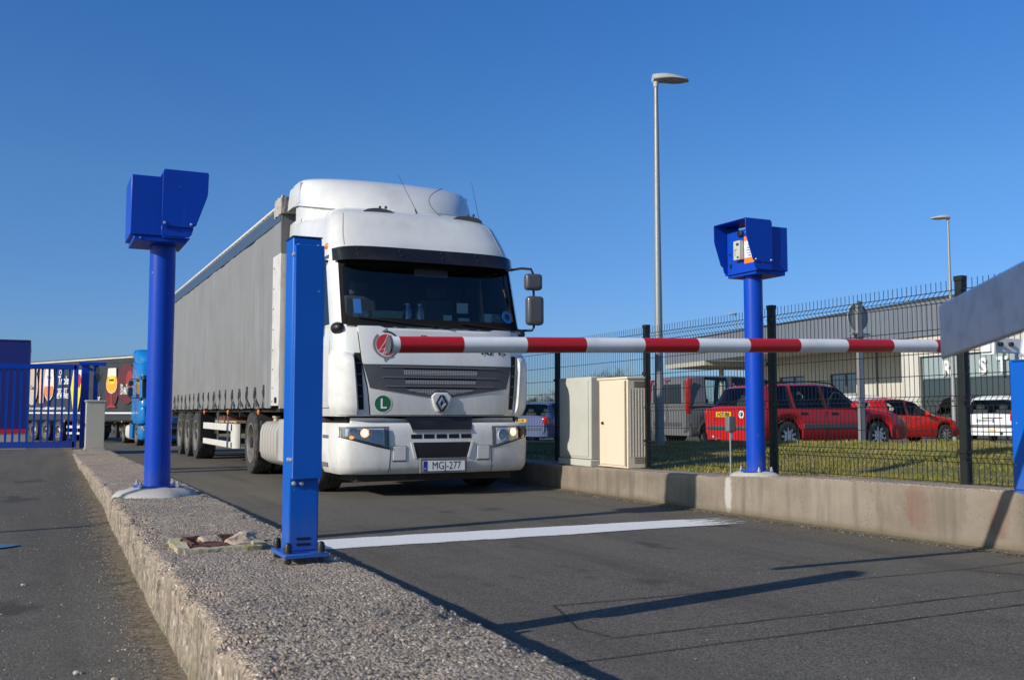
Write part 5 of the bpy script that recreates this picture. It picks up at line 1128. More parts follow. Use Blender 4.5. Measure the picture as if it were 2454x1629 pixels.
for i, (a, b) in enumerate(((3.5, 3.1), (3.7, 2.95), (3.62, 2.35), (3.45, 2.2))):
    q = MB(); q.tube([(AX - .012, a + .15, b - .2), (AX - .012, a, b), (AX - .012, a - .12, b + .22)], .02, 5); q.build('printed_hop', 'greyink', t)

# ------------------------------------------------------------------ gate, gate post, gate cabinet, blue hut
t = thing('bar_gate', 'blue sliding gate of upright bars closing the left lane', 'gate', (0, 18, .40))
GX0, GX1 = -3.2, .62
q = MB(); q.bb(GX0, GX1, -.035, .035, 1.30, 1.38); q.bb(GX0, GX1, -.035, .035, .02, .12); q.bb(GX1 - .04, GX1 + .03, -.035, .035, .02, 1.38); q.build('gate_frame', 'blue', t, bevel=(.005, 1))
b0 = None; x = GX1 - .10
n_ = 0
while x > GX0:
    o = MB().bb(-.016, .016, -.016, .016, .12, 1.30).build('bar', 'blue', t) if b0 is None else b0.copy()
    if b0 is None: b0 = o
    else: COL.objects.link(o)
    o.location = (x, 0, 0); x -= .1025
t = thing('gate_post', 'blue portal post with roller guides at the end of the bar gate', 'gate post', (.80, 18.15, .38))
q = MB(); q.bb(-.10, .02, -.06, .06, 0, 1.42); q.build('column', 'blue', t, bevel=(.006, 1)); MB().bb(.09, .16, -.05, .05, 0, 1.40).build('column', 'blue', t, bevel=(.006, 1))
q = MB(); q.bb(-.14, .28, -.10, .10, 1.40, 1.45); q.box((-.02, 0, 1.37), (.22, .06, .04), rot=Matrix.Rotation(.5, 3, 'Y')); q.build('guide_bracket', 'blue', t)
q = MB(); q.bb(.12, .18, -.1, .04, 1.16, 1.36); q.build('limit_switch', 'dgrey', t); MB().cyl((.04, -.12, .6), (.045, -.12, 1.03), .02, n=10).build('conduit', 'galvp', t)
t = thing('gate_cabinet', 'slim grey control cabinet at the far end of the kerb island', 'cabinet', (.885, 17.3, .40))
MB().bb(-.135, .14, -.12, .18, .03, .76).build('body', 'gcab', t, bevel=(.006, 2)); MB().bb(-.15, .155, -.135, .195, .76, .79).build('lid', 'gcab', t, bevel=(.005, 1)); MB().bb(-.15, .15, -.13, .19, 0, .03).build('plinth', 'gcab', t); q = MB(); q.bb(-.15, -.135, -.02, .01, .36, .42); q.build('handle', 'black', t)
hut_y = 24.0
def hx(px): # lane-left hut behind the gate
    return px
t = thing('blue_hut', 'dark blue clad hut with red stripe and grey base behind the gate', 'building', (-.32, 26.2, .1))
MB().bb(-6, .20, 0, 5, .50, 2.57).build('wall', mat('navy_cladding', (.010, .022, .20), .45, dirt=.2, dcol=(.02, .03, .1)), t); MB().bb(-6, .203, -.003, 5.003, .405, .499).build('stripe', mat('red_stripe', (.62, .015, .012), .4), t); MB().bb(-6, .19, .01, 4.99, -.3, .404).build('base', mat('hut_base', (.42, .42, .42), .8, dirt=.4), t); MB().bb(-6.0, .21, -.01, 5.01, 2.571, 2.60).build('roof_edge', mat('navy_edge', (.008, .016, .12), .4), t)
t = thing('lane_post', 'thin galvanised post standing left of the left lane', 'post', (-4.0, 6.68, gz(-4, 6.68)))
MB().cyl((0, 0, 0), (0, 0, 2.55), .028, n=12).build('tube', 'galvp', t); MB().lathe([(.03, 0), (.03, .02), (0, .035)], (0, 0, 2.55), (0, 0, 1), 12).build('cap', 'black', t)

# ------------------------------------------------------------------ cars
def car(label, loc, heading, paint, sp, plate=None, name='parked_car', group='cars parked behind the fence', rails=False, cladding=False, extras=None):
    """local: x forward from the rear bumper, y to the left, z up"""
    t = thing(name, label, sp.get('cat', 'car'), loc, rad(90 - heading), group)
    Lc, Wd, r, xr, xf = sp['L'], sp['W'] / 2, sp['r'], sp['xr'], sp['xf']; ra = r + .055; zd_, zr_ = sp['deck'], sp['roof']; zmin = sp.get('zmin', .21)
    st = set([0, .03, .08, .16, .3, Lc, Lc - .04, Lc - .1, Lc - .2]); x = .3
    while x < Lc - .2: st.add(round(x, 3)); x += .16
    for xc in (xr, xf):
        for k in range(-6, 7): st.add(round(xc + ra * math.sin(k / 6 * pi / 2), 3))
        st.add(round(xc - ra - .012, 3)); st.add(round(xc + ra + .012, 3))
    for a, b in sp['side']: st.add(a); st.add(b)
    for a, b in (sp['rear'], sp['front']): st.add(a); st.add(b); [st.add(round(lerp(a, b, k / 5), 3)) for k in range(1, 5)]
    for q_ in zd_ + zr_: st.add(q_[0]) if 0 <= q_[0] <= Lc else 0
    X = sorted(st)
    X = [x for i, x in enumerate(X) if i == 0 or x - X[i - 1] > .004]
    def wx_(x):
        e = 0
        re, fe = sp.get('rtap', .12), sp.get('ftap', .2)
        if x < .5: e = re * (1 - x / .5) ** 2.6
        if x > Lc - .8: e = fe * ((x - Lc + .8) / .8) ** 2.4
        return Wd * (1 - e)
    def half(x):
        w_ = wx_(x); zd = pl(x, zd_); zr = pl(x, zr_); zb = zmin
        for xc in (xr, xf):
            if abs(x - xc) < ra: zb = max(zb, r + math.sqrt(ra * ra - (x - xc) ** 2))
        if x < .16: zb = max(zb, zmin + .12 * (1 - x / .16)); 
        if x > Lc - .16: zb = max(zb, zmin + .06 * (1 - (Lc - x) / .16))
        g = max(0, min(1, (zr - zd) / .42)); wr = sp.get('wr', .76)
        p = [(.90 * w_, zb), (.975 * w_, zb + min(.09, (zd - zb) * .25)), (1.0 * w_, lerp(zb, zd, .55)), (.988 * w_, lerp(zb, zd, .86)), (.955 * w_, zd)]
        top = max(zr, zd + .03)
        ze = lerp(zd + .015, zr - .055, g) if zr > zd else zd + .015
        p += [(lerp(.90, wr, g) * w_, ze), (lerp(.72, wr - .10, g) * w_, lerp(ze, top, .72)), (lerp(.4, .38, g) * w_, lerp(ze, top, .96)), (0, top)]
        return p
    P = [half(x) for x in X]; K = 2 * 9 - 1
    def ring(i): h = P[i]; return [V((X[i], -a, b)) for a, b in h] + [V((X[i], a, b)) for a, b in reversed(h[:-1])]
    R_ = [ring(i) for i in range(len(X))]
    inr = lambda i, ab: X[i] >= ab[0] - 1e-4 and X[i + 1] <= ab[1] + 1e-4
    parts = {'body': MB(), 'windscreen': MB(), 'rear_window': MB()}
    sides = [(MB(), MB()) for _ in sp['side']]
    for i in range(len(X) - 1):
        for k in range(K - 1):
            f = [R_[i][k], R_[i + 1][k], R_[i + 1][k + 1], R_[i][k + 1]]; tgt = parts['body']
            if k in (4, K - 6):
                for j, ab in enumerate(sp['side']):
                    if inr(i, ab): tgt = sides[j][0 if k == 4 else 1]
            elif 5 <= k <= K - 7:
                if inr(i, sp['rear']): tgt = parts['rear_window']
                if inr(i, sp['front']): tgt = parts['windscreen']
            tgt.add(f, [(0, 1, 2, 3)])
    for e in (0, -1):
        parts['body'].add(R_[e], [tuple(range(K))])
    b_ = parts['body'].build('body', paint, t, smooth=38)
    parts['windscreen'].build('windscreen', 'cglass', t); parts['rear_window'].build('rear_window', 'cglass', t)
    for s2 in sides:
        for m_ in s2: m_.build('window', 'cglass', t)
    # black edging round the side glass
    for ab in sp['side']:
        idx = [i for i, x in enumerate(X) if ab[0] - 1e-4 <= x <= ab[1] + 1e-4]
        for k in (4, K - 6):
            q = MB()
            for k2 in (k, k + 1): q.tube([R_[i][k2] for i in idx], .012, 4)
            for e in (idx[0], idx[-1]): q.tube([R_[e][k], R_[e][k + 1]], .02, 4)
            q.build('window_trim', 'black', t, weld=False)
    # inside: floor, dashboard, seats
    q = MB(); q.bb(.25, Lc - .25, -Wd * .72, Wd * .72, zmin + .03, zmin + .22); q.build('underbody', 'void', t)
    fx = sp['front'][0]
    for sx in ((fx - .35), (fx - 1.25)):
        for sy in (-.34, .34):
            q = MB(); q.bb(sx - .5, sx, sy - .24, sy + .24, .42, .58); q.bb(sx - .62, sx - .46, sy - .23, sy + .23, .5, 1.08); q.bb(sx - .6, sx - .5, sy - .13, sy + .13, 1.08, 1.24); q.build('seat', 'seat', t, bevel=(.04, 2))
    q = MB(); q.bb(fx - .05, fx + .45, -Wd * .8, Wd * .8, .66, pl(fx + .3, zd_) - .06); q.build('dashboard', 'interior', t)
    # wheels
    for xc in (xr, xf):
        for s in (-1, 1):
            yo = s * Wd * .975; wl_ = MB().cyl((xc, yo - s * .15, r), (xc, yo - s * .02, r), .06, n=12).build('wheel', 'frame', t)
            q = MB(); q.lathe([(r * .66, -.005), (r * .72, .0), (r * .94, -.006), (r, -.03), (r, -.16), (r * .94, -.18), (r * .66, -.18)], (xc, yo, r), (0, s, 0), 28); q.build('tyre', 'rubber', wl_)
            q = MB(); q.lathe([(r * .67, -.004), (r * .69, .002), (r * .64, .002), (r * .60, -.05), (r * .58, -.10), (0, -.10)], (xc, yo, r), (0, s, 0), 28, mi=1)
            ns = sp.get('spokes', 7)
            for k in range(ns):
                a = 2 * pi * k / ns + .3; d = V((math.cos(a), 0, math.sin(a))); e = V((-math.sin(a), 0, math.cos(a))); c = V((xc, yo - s * .012, r))
                vs = [c + d * r * .10 + e * r * .10, c + d * r * .10 - e * r * .10, c + d * r * .65 - e * r * .075, c + d * r * .65 + e * r * .075]
                vs += [v_ - V((0, s * .04, 0)) for v_ in vs]; q.add(vs, [(0, 1, 2, 3), (4, 5, 6, 7), (0, 1, 5, 4), (1, 2, 6, 5), (2, 3, 7, 6), (3, 0, 4, 7)])
            q.cyl((xc, yo - s * .05, r), (xc, yo - s * .004, r), r * .17, n=14)
            q.build('rim', ['alloy', 'black'], wl_, weld=False)
    # bumpers, lights, plate, mirrors, handles
    def bump_part(x0, z0, z1, m, nm, off=.02, front=False):
        def f(u, v, o):
            y = u * Wd * .97; e = abs(u) ** 5
            if not front: return V((x0 - o + e * .16, y, lerp(z0, z1, v)))
            return V((Lc + o - e * .35 - .10 * u * u, y, lerp(z0, z1, v)))
        return MB().slab(lambda u, v: f(u, v, off), lambda u, v: f(u, v, -.05), lin(-1, 1, 17), lin(0, 1, 3)).build(nm, m, t, bevel=(.012, 2))
    zbm = sp.get('bump', .58)
    bump_part(0, zmin + .02, zbm - .10, paint, 'rear_bumper', .05); bump_part(0, zbm - .098, zbm, sp.get('strip', 'dgrey'), 'bumper_strip', .055); bump_part(0, .25, .56, paint, 'front_bumper', .03, True)
    tl = sp['tail']
    for s in (-1, 1):
        q = MB(); z0, z1, y0, y1 = tl; yy0, yy1 = s * y0 * Wd, s * y1 * Wd
        zx = lambda z: max([x for x in (pl(z, [(0, 0), (pl(0, zd_), 0)] + [(b, a) for a, b in zr_ if a < 1.2 and b > pl(a, zd_)]),)])
        q.slab(lambda u, v: V((zx(lerp(z0, z1, v)) - .012 + (.10 * u ** 3), lerp(yy0, yy1, u) * (1 - .0 * v), lerp(z0, z1, v))), lambda u, v: V((zx(lerp(z0, z1, v)) + .10 * u ** 3 + .05, lerp(yy0, yy1, u) * .985, lerp(z0, z1, v))), lin(0, 1, 6), lin(0, 1, 5)); q.build('tail_light', 'tail', t, bevel=(.01, 2), weld=False)
        hz = pl(Lc - .25, zd_)
        q = MB(); q.slab(lambda u, v: V((lerp(Lc - .04, Lc - .42, u ** 1.5), s * Wd * lerp(.50, .90, u), lerp(hz - .16, hz - .03, v))), lambda u, v: V((lerp(Lc - .10, Lc - .46, u ** 1.5), s * Wd * lerp(.48, .86, u), lerp(hz - .16, hz - .03, v))), lin(0, 1, 6), lin(0, 1, 3)); q.build('headlight', 'chrome', t)
        xm = sp['front'][1] - .55; q = MB(); q.box((xm, s * (Wd + .06), pl(xm, zd_) + .07), (.12, .20, .13)); q.build('wing_mirror', sp.get('mirror', paint), t, bevel=(.035, 3))
        for xh in sp.get('handles', ()):
            q = MB(); q.bb(xh, xh + .20, s * Wd * .985 - .012, s * Wd * .985 + .022, pl(xh, zd_) - .14, pl(xh, zd_) - .085); q.build('door_handle', sp.get('handle_mat', 'black'), t, bevel=(.006, 1))
        q = MB()                                                     # door shut lines
        for xh in sp.get('seams', ()):
            q.bb(xh - .005, xh + .005, s * Wd * .99 - .004, s * Wd * .99 + .006, zmin + .12, pl(xh, zd_) - .06)
        if sp.get('seams'): q.build('door_seam', 'black', t)
        if cladding:
            q = MB(); q.bb(xr + ra + .02, xf - ra - .02, s * Wd * .995 - .01, s * Wd * .995 + .016, .50, .60); q.build('rub_strip', 'dgrey', t, bevel=(.006, 1))
        if rails:
            q = MB(); zt = lambda x: pl(x, zr_) + .035; q.tube([(a, s * Wd * .66, zt(a) - (.05 if a in (rails[0], rails[1]) else 0)) for a in [rails[0], rails[0] + .1, *lin(rails[0] + .3, rails[1] - .3, 4), rails[1] - .1, rails[1]]], .016, 6); q.build('roof_rail', 'black', t)
    if plate:
        pm, txt, pz, py, xo = plate
        pp = MB().bb(-xo - .012, -xo, py - .26, py + .26, pz - .057, pz + .057).build('number_plate', pm, t)
        text(txt, .10, 'ink', pp, basis((-xo - .0135, py, pz), (0, -1, 0), (0, 0, 1)), 'plate_characters', .0008, .003, sx=.9)
        if pm == 'paper':
            for yy in (.235, -.235): MB().bb(-xo - .0135, -xo - .0121, py + yy - .025, py + yy + .025, pz - .057, pz + .057).build('plate_band', 'eub', pp)
    if extras: extras(t, Wd, Lc)
    return t
ESTATE = dict(L=4.65, W=1.72, r=.325, xr=1.02, xf=3.62, wr=.74, deck=[(0, .90), (.3, .93), (3.3, .93), (4.1, .83), (4.5, .70), (4.65, .56)], roof=[(0, .6), (.04, .90), (.10, .98), (.42, 1.38), (.55, 1.43), (1.0, 1.47), (2.0, 1.49), (2.55, 1.44), (3.45, .93), (3.5, .5)],
    side=[(.62, 1.10), (1.22, 2.02), (2.10, 3.02)], rear=(.10, .42), front=(2.60, 3.40), tail=(.70, .93, .80, .985), handles=(1.32, 2.20), seams=(1.16, 2.06, 3.10), spokes=9, bump=.56, zmin=.22)
HATCH = dict(L=3.95, W=1.70, r=.305, xr=.72, xf=3.24, wr=.74, deck=[(0, .92), (.4, .97), (1.8, .93), (2.9, .90), (3.5, .80), (3.82, .66), (3.95, .52)], roof=[(0, .6), (.02, .92), (.10, 1.02), (.40, 1.36), (.6, 1.43), (1.3, 1.48), (1.7, 1.47), (2.15, 1.38), (3.05, .90), (3.1, .5)],
    side=[(1.00, 1.68), (1.76, 2.62)], rear=(.10, .40), front=(2.15, 3.0), tail=(.76, .99, .78, .985), handles=(1.15, 1.95), handle_mat=None, seams=(1.72, 2.68), spokes=9, zmin=.2)
MINI = dict(L=3.85, W=1.67, r=.295, xr=.66, xf=3.10, wr=.76, deck=[(0, .90), (.4, .93), (2.7, .92), (3.4, .82), (3.72, .66), (3.85, .52)], roof=[(0, .6), (.02, .90), (.10, 1.0), (.34, 1.38), (.5, 1.47), (1.3, 1.54), (1.8, 1.51), (2.2, 1.40), (2.95, .92), (3.0, .5)],
    side=[(.9, 1.5), (1.6, 2.5)], rear=(.06, .34), front=(2.15, 2.9), tail=(.72, 1.08, .72, .97), handles=(1.0, 1.8), seams=(1.55, 2.55), spokes=9, bump=.60, zmin=.24, rtap=.14)
VAN = dict(L=4.2, W=1.83, r=.32, xr=.78, xf=3.42, wr=.86, deck=[(0, 1.08), (.4, 1.10), (3.0, 1.04), (3.7, .92), (4.05, .74), (4.2, .58)], roof=[(0, 1.6), (.03, 1.72), (.10, 1.78), (.4, 1.83), (1.6, 1.84), (2.5, 1.80), (2.7, 1.74), (3.4, 1.06), (3.45, .5)],
    side=[(.62, 1.28), (1.48, 2.08), (2.18, 2.95)], rear=(0, 0), front=(2.72, 3.35), tail=(.86, 1.74, .93, .985), handles=(1.55, 2.1), seams=(1.38, 2.12), spokes=5, bump=.62, zmin=.26, cat='van', rtap=.05, mirror='dgrey')
M['carred'] = carpaint('car_red', (.50, .018, .022)); M['carred2'] = carpaint('car_bright_red', (.62, .018, .012)); M['cargrey'] = carpaint('van_grey', (.15, .155, .16)); M['carwhite'] = carpaint('car_white', (.78, .79, .80)); M['cardark'] = carpaint('car_black', (.010, .010, .012)); M['carblue'] = carpaint('car_blue_silver', (.11, .155, .30))
HATCH['handle_mat'] = 'carred2'
def est_extra(t, Wd, Lc):
    q = MB(); q.lathe([(0, 0), (.085, 0), (.085, .004), (0, .005)], (-.0, -.52, .80), (-1, 0, 0), 24); s_ = q.build('country_sticker', 'paper', t)
    text('GB', .10, 'ink', s_, basis((-.006, -.52, .80), (0, -1, 0), (0, 0, 1)), 'sticker_letters', .0006, .004)
    q = MB(); q.bb(-.004, .02, -.36, .40, .68, .70); q.bb(-.004, .02, .37, .40, .68, .86); q.build('plate_recess', 'carred', t)
    q = MB(); q.cyl((.12, .1, 1.0), (.30, -.28, 1.2), .01, n=6); q.build('rear_wiper', 'black', t)
    q = MB(); q.ball((-.02, .42, .30), .05, 10); q.cyl((-.12, .2, .26), (.2, .2, .27), .032, n=10); q.build('tow_ball', 'steel', t)
car('red estate car with black roof rails and GB sticker parked beyond the grass bank', (13.62, 17.62, gz(15, 17)), 90, 'carred', ESTATE, ('yellow', 'ACZ 2388', .80, .08, .004), rails=(.6, 2.6), cladding=True, extras=est_extra)
car('small bright red five-door hatchback parked in front of the red estate', (24.4, 25.1, gz(27, 25)), 98, 'carred2', HATCH, None)
def mini_extra(t, Wd, Lc):
    q = MB(); q.bb(-.012, .012, -.38, .22, .80, .83); q.build('tailgate_handle', 'black', t)
    q = MB(); q.bb(-.055, -.045, -.2, .0, .40, .45); q.build('dealer_sticker', 'yellow', t); q = MB(); q.ball((-.06, -.35, .34), .05, 10); q.build('tow_ball', 'black', t)
    q = MB(); q.tube([(.55, 0, 1.5), (.35, 0, 1.78)], .006, 5); q.build('aerial', 'black', t)
car('white small hatchback seen from behind at the right end of the car park', (27.25, 21.95, gz(28, 22)), 66, 'carwhite', MINI, ('paper', 'BH 830 LV', .73, .12, .006), extras=mini_extra)
def van_extra(t, Wd, Lc):
    q = MB()
    for s in (-1, 1): q.slab(lambda u, v: V((-.014, lerp(s * .03, s * Wd * .72, u), lerp(1.10, 1.60, v))), lambda u, v: V((.0, lerp(s * .03, s * Wd * .72, u), lerp(1.10, 1.60, v))), lin(0, 1, 3), lin(0, 1, 3))
    q.build('rear_window', mat('van_rear_glass', (.012, .02, .035), .06), t, bevel=(.05, 4), weld=False)
    q = MB(); q.bb(-.012, .0, -.005, .005, .5, 1.75); q.build('door_seam', 'black', t); q = MB(); q.bb(-.02, .0, .12, .5, .66, .78); q.build('number_plate', 'paper', t)
    q = MB(); q.bb(-.016, 0, -.12, .12, 1.70, 1.735); q.build('brake_light', 'tail', t)
    for s in (-1, 1):
        q = MB(); q.bb(.05, 1.0, s * Wd * .985 - .01, s * Wd * .985 + .012, 1.0, 1.03); q.build('side_trim', 'black', t)
        q = MB(); q.slab(lambda u, v: V((.78 + .44 * math.cos(u), s * (Wd + .012), .32 + (.36 + .12 * v) * math.sin(u))), lambda u, v: V((.78 + .44 * math.cos(u), s * (Wd - .03), .32 + (.36 + .12 * v) * math.sin(u))), lin(.2, pi - .2, 10), lin(0, 1, 2)); q.build('arch_trim', 'dgrey', t, weld=False)
car('grey high-roofed van with tall red rear lights behind the fence beside the lamp post', (14.95, 21.8, gz(15, 21) - .02), 92, 'cargrey', VAN, None, extras=van_extra, rails=False)
car('white panel van partly hidden behind the two red cars', (31.0, 30.8, gz(31, 31)), 12, 'carwhite', dict(VAN, side=[(2.18, 2.95)]), None)
car('black hatchback at the far side of the grass, just right of the white lorry', (12.9, 33.0, -.14), 98, 'cardark', HATCH | dict(handle_mat='black'), None)
car('blue-silver saloon with yellow number plate next to the black hatchback', (15.6, 31.4, -.10), 62, 'carblue', ESTATE, ('yellow', 'XUI 3195', .80, .25, .004))

# ------------------------------------------------------------------ lamp posts, sign
def lamp(label, loc, rz, h, flip=1):
    t = thing('street_lamp', label, 'street lamp', loc, rz, 'street lamps')
    q = MB(); q.cyl((0, 0, 0), (0, 0, h - .12), .088, .036, n=20); q.build('pole', 'galvp', t); MB().bb(-.14, .14, -.14, .14, -.02, .015).build('base_plate', 'galvp', t)
    q = MB(); q.cyl((0, 0, h - .16), (0, 0, h + .02), .045, .062, n=18)
    def sec(u):                                                     # lens-shaped head, flat below
        w_ = .17 * math.sin(pi * (.10 + .83 * u)) ** .6 + .015; hh = .065 + .06 * math.sin(pi * min(1, .15 + u * .85)); return w_, hh
    rings = []
    for u in lin(0, 1, 14):
        w_, hh = sec(u); w_ = max(.012, w_ if u < .99 else .02); z0 = h - .01 - .02 * u
        rings.append([V((-.06 + .68 * u, w_ * math.cos(a), z0 + (hh * (1 - .55 * u * u) * math.sin(a) if math.sin(a) > 0 else .05 * math.sin(a) * (1 - u * .7)))) for a in lin(0, 2 * pi, 19)[:-1]])
    k = 18; q.add([p for r in rings for p in r], [(j * k + i, j * k + (i + 1) % k, (j + 1) * k + (i + 1) % k, (j + 1) * k + i) for j in range(13) for i in range(k)] + [tuple(range(k)), tuple(range(13 * k, 14 * k))])
    q.build('lamp_head', mat('lamp_grey', (.42, .43, .44), .45, dirt=.3, dcol=(.3, .3, .3)), t, smooth=50, weld=False)
    q = MB(); q.ball((.34, 0, h - .045), .2, 16, sz=(1.15, .58, .16)); q.build('lamp_glass', mat('lamp_bowl', (.35, .34, .28), .2), t)
    return t
lamp('tall galvanised street lamp rising behind the cream cabinet', (10.2, 15.12, bank(10.2, 15.12)), rad(-20), 6.75)
lamp('street lamp with its head pointing left, standing before the shopfront', (29.9, 25.55, -.02), rad(150), 8.1)
lamp('small far street lamp showing just above the flat roof edge', (49.0, 62.0, -.4), rad(165), 9.0)
t = thing('round_sign', 'round traffic sign seen from behind on a galvanised post on the grass bank', 'traffic sign', (14.05, 14.1, bank(12.5, 14.1) - .25), rad(2))
MB().bb(-.065, .065, -.03, .03, 0, 2.92).build('post', 'galvp', t); MB().lathe([(0, 0), (.25, 0), (.265, .0), (.265, -.02), (.25, -.02), (.24, -.004), (0, -.004)], (0, .045, 2.62), (0, 1, 0), 32).build('sign_plate', mat('sign_back', (.34, .37, .37), .6, metal=.2), t)
q = MB(); q.bb(-.24, .24, -.045, .045, 2.28, 2.31); q.bb(-.09, .09, -.05, .05, 2.23, 2.32); q.build('bracket', 'galvp', t)

# ------------------------------------------------------------------ retail building with canopy
BR = rad(-10.4)
t = thing('shop_building', 'long single-storey cream building with grey ribbed fascia, canopy and glass shopfront', 'building', (34.0, 29.9, -.05), BR)
MB().bb(0, .25, -16, 27.6, 4.28, 5.74).build('fascia', 'clad', t); MB().bb(-.03, .28, -16.02, 27.63, 5.741, 5.84).build('fascia_cap', 'dframe', t); MB().bb(.26, 9, -16, 27.55, 5.3, 5.45).build('roof', 'dgrey', t)
MB().bb(.26, 3.58, 2.42, 21.5, 4.29, 4.34).build('soffit', 'soffit', t); MB().bb(.0, 8.5, 21.52, 27.58, 3.98, 4.27).build('canopy', 'soffit', t)
MB().bb(8.7, 9.0, 21.5, 27.55, 4.28, 5.3).build('fascia', 'clad', t)
w1 = MB()
def wall_y(mb, x0, x1, y0, y1, z0, z1, holes):
    ys_ = sorted([y0, y1] + [v for h in holes for v in h[:2]]); 
    for a, b in zip(ys_, ys_[1:]):
        hs_ = [h for h in holes if h[0] <= a + 1e-6 and h[1] >= b - 1e-6]
        if hs_: mb.bb(x0, x1, a, b, z0, hs_[0][2]); mb.bb(x0, x1, a, b, hs_[0][3], z1)
        else: mb.bb(x0, x1, a, b, z0, z1)
wins = [(10.9, 13.4, 2.05, 3.15), (16.0, 18.8, 2.05, 3.15)]
wall_y(w1, 3.6, 3.9, 2.4, 21.5, 0, 4.29, wins); w1.bb(.12, 3.6, 2.1, 2.4, 0, 4.28); w1.bb(3.9, 9, 21.2, 21.5, 0, 4.29)
w1.bb(.12, .42, 1.26, 2.1, 0, 4.28); w1.bb(.12, .40, -16, 1.26, 3.42, 4.28); w1.bb(8.7, 9, -16, 21.2, 0, 5.3); w1.build('wall', 'cream', t, weld=False)
for a, b, c_, d in wins:
    q = MB(); 
    for y0, y1, z0, z1 in ((a, a + .07, c_, d), (b - .07, b, c_, d), (a + .07, b - .07, c_, c_ + .07), (a + .07, b - .07, d - .07, d), (lerp(a, b, .40), lerp(a, b, .40) + .12, c_ + .07, d - .07)): q.bb(3.68, 3.76, y0, y1, z0, z1)
    f = q.build('window', 'dframe', t, weld=False); MB().bb(3.71, 3.72, a + .07, b - .07, c_ + .07, d - .07).build('pane', 'bgl', f); MB().bb(3.5, 3.68, a - .1, b + .1, c_ - .06, c_ - .002).build('sill', 'soffit', f)
q = MB(); q.cyl((3.52, 9.0, 0), (3.52, 9.0, 4.28), .05, n=10); q.build('downpipe', 'mgrey', t); [MB().cyl((a_, b2, -.4), (a_, b2, 4.0), .16, n=16).build('canopy_column', 'soffit', t) for a_, b2 in ((2.2, 23.6), (7, 26))]
# shopfront
q = MB(); sx = .26
for y in (1.2, -1.55, -4.3, -7.05, -9.8, -12.5): q.bb(sx - .05, sx + .07, y - .06, y + .06, 0, 3.42)
for z in (.02, 2.36, 3.36): q.bb(sx - .045, sx + .065, -15.9, 1.14, z, z + .10)
fr_ = q.build('shopfront', 'dframe', t, weld=False); MB().bb(sx, sx + .012, -15.9, 1.14, .1, 2.36).build('pane', 'bgl', fr_); MB().bb(sx - .02, sx + .03, -15.9, 1.14, 2.461, 3.358).build('sign_panel', mat('sign_glass', (.30, .37, .37), .2, coat=.4), fr_)
for i, ch_ in enumerate('RESTAURANT'):
    y = -.48 - i * 1.04; text(ch_, .86, 'paper', fr_, basis((sx - .09, y, 2.83), (0, -1, 0), (0, 0, 1)), 'sign_letter', .03, .03)
q = MB(); q.bb(.4, 8.6, -15.9, 1.9, -.02, .02); q.bb(5.5, 5.6, -15.9, 1.9, .02, 4.2); q.bb(.4, 8.6, -15.9, 1.9, 3.36, 3.41); q.build('shop_interior', mat('shop_inside', (.50, .54, .50), .8), t, weld=False)
def inside(nm, mb, m, label, cat, p):
    o = mb.build(nm, m, bevel=(.02, 2)); R2 = Matrix.Rotation(BR, 3, 'Z'); o.location = V((34, 29.9, -.03)) + R2 @ V(p); o.rotation_euler = (0, 0, BR); tag(o, label, cat)
inside('drinks_machine', MB().bb(-.3, .3, -.35, .35, 0, 1.95), mat('machine_red', (.42, .03, .015), .4), 'tall orange-red vending machine inside the glass shopfront', 'vending machine', (1.6, .25, 0))
inside('display_board', MB().bb(-.04, .04, -.8, .8, .05, 1.75), mat('display_green', (.45, .52, .42), .6, dirt=.9, dcol=(.75, .75, .7), dscale=6), 'pale green display board inside the glass shopfront', 'board', (1.2, -.95, 0))
inside('poster', MB().bb(-.02, .02, -.35, .35, 1.75, 1.92), mat('poster_red', (.55, .02, .02), .5), 'red strip sign above the pale display board in the shopfront', 'sign', (1.1, -.85, 0))

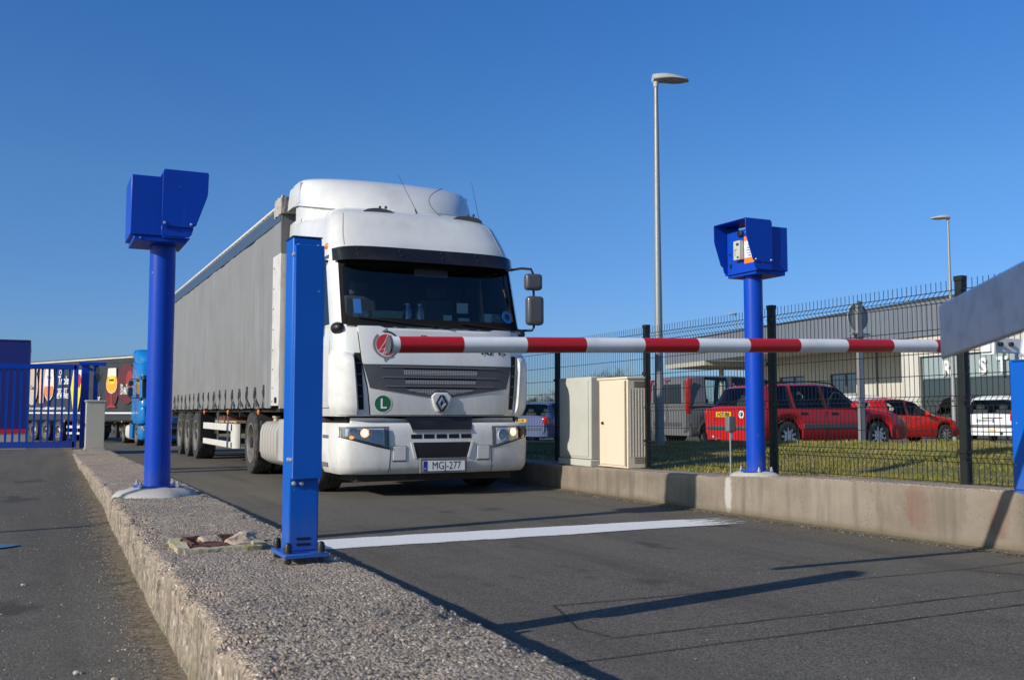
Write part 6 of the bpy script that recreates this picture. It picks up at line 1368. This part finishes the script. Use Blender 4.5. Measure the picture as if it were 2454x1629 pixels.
# ------------------------------------------------------------------ bare winter trees and a far hedge
def tree(label, loc, h, seed, spread=.5, depth=6):
    t = thing('bare_tree', label, 'tree', loc, 0, 'bare trees on the skyline'); r_ = random.Random(seed); tr = MB(); cr = MB()
    def grow(p, d, l, r, lv):
        n = 3; pts = [p]; q_ = p
        for i in range(n):
            d = (d + V((r_.uniform(-1, 1), r_.uniform(-1, 1), r_.uniform(-.5, .8))) * .16).normalized(); q_ = q_ + d * (l / n); pts.append(q_)
        (tr if lv < 2 else cr).tube(pts, [lerp(r, r * .62, i / n) for i in range(n + 1)], 5 if lv < 3 else 3, cap=False)
        if lv >= depth: return
        for k in range(3 if lv > 0 else 4):
            a = r_.uniform(0, 2 * pi); sp_ = r_.uniform(.35, .95) * spread * 1.6; u = d.orthogonal().normalized(); v = d.cross(u)
            nd = (d + (u * math.cos(a) + v * math.sin(a)) * sp_ + V((0, 0, .12))).normalized()
            b = pts[-1] if k < 2 else pts[-2]; grow(b, nd, l * r_.uniform(.66, .84), r * .58, lv + 1)
    grow(V((0, 0, -.2)), V((0, 0, 1)), h * .24, h * .022, 0)
    tr.build('trunk', 'bark', t, normals=False, weld=False); cr.build('crown', 'bark', t, normals=False, weld=False, smooth=0)
def polar(px, d):                                                   # bearing in the photograph's frame -> ground point
    a = math.atan((px - 1227) / 2386.0) + rad(25.6); return (d * math.sin(a), d * math.cos(a))
for i, (px, d, h, lb) in enumerate(((1395, 118, 8.2, 'wide bare tree over the grey junction cabinet'), (1480, 116, 9.4, 'tallest bare tree, its round crown just left of the beige cabinet top'), (1336, 125, 6.2, 'small bare tree between fence post and white lorry'), (1575, 120, 7.0, 'bare tree seen under the canopy left of the lamp post'), (1660, 125, 6.6, 'bare tree under the canopy above the grey van'), (1290, 122, 5.2, 'low bare tree close to the lorry mirror side'))):
    tree(lb, (*polar(px, d), -.6), h, 31 + i, .55)
hd = MB(); rs = random.Random(3)
for _ in range(9000):
    px = 1255 + 330 * rs.random(); d = 95 + 8 * rs.random(); x, y = polar(px, d); zt = 1.1 + 1.6 * abs(noise.noise(V((px * .02, 0, 1)))) + .7 * noise.noise(V((px * .07, 2, 1))); z = -.6 + (zt + 1.2) * rs.random() ** .7
    dx, dy, dz = rs.uniform(-.35, .35), rs.uniform(-.3, .3), rs.uniform(.1, .6); w2 = rs.uniform(.015, .05); n = len(hd.v); hd.v += [(x - w2, y, z), (x + w2, y, z), (x + dx, y + dy, z + dz)]; hd.f.append((n, n + 1, n + 2)); hd.m.append(0)
tag(hd.build('hedge', mat('hedge_brown', (.13, .10, .06), .9, dirt=.8, dcol=(.06, .07, .03)), smooth=0, normals=False), 'far brown winter hedge seen through the fence right of the lorry', 'hedge')
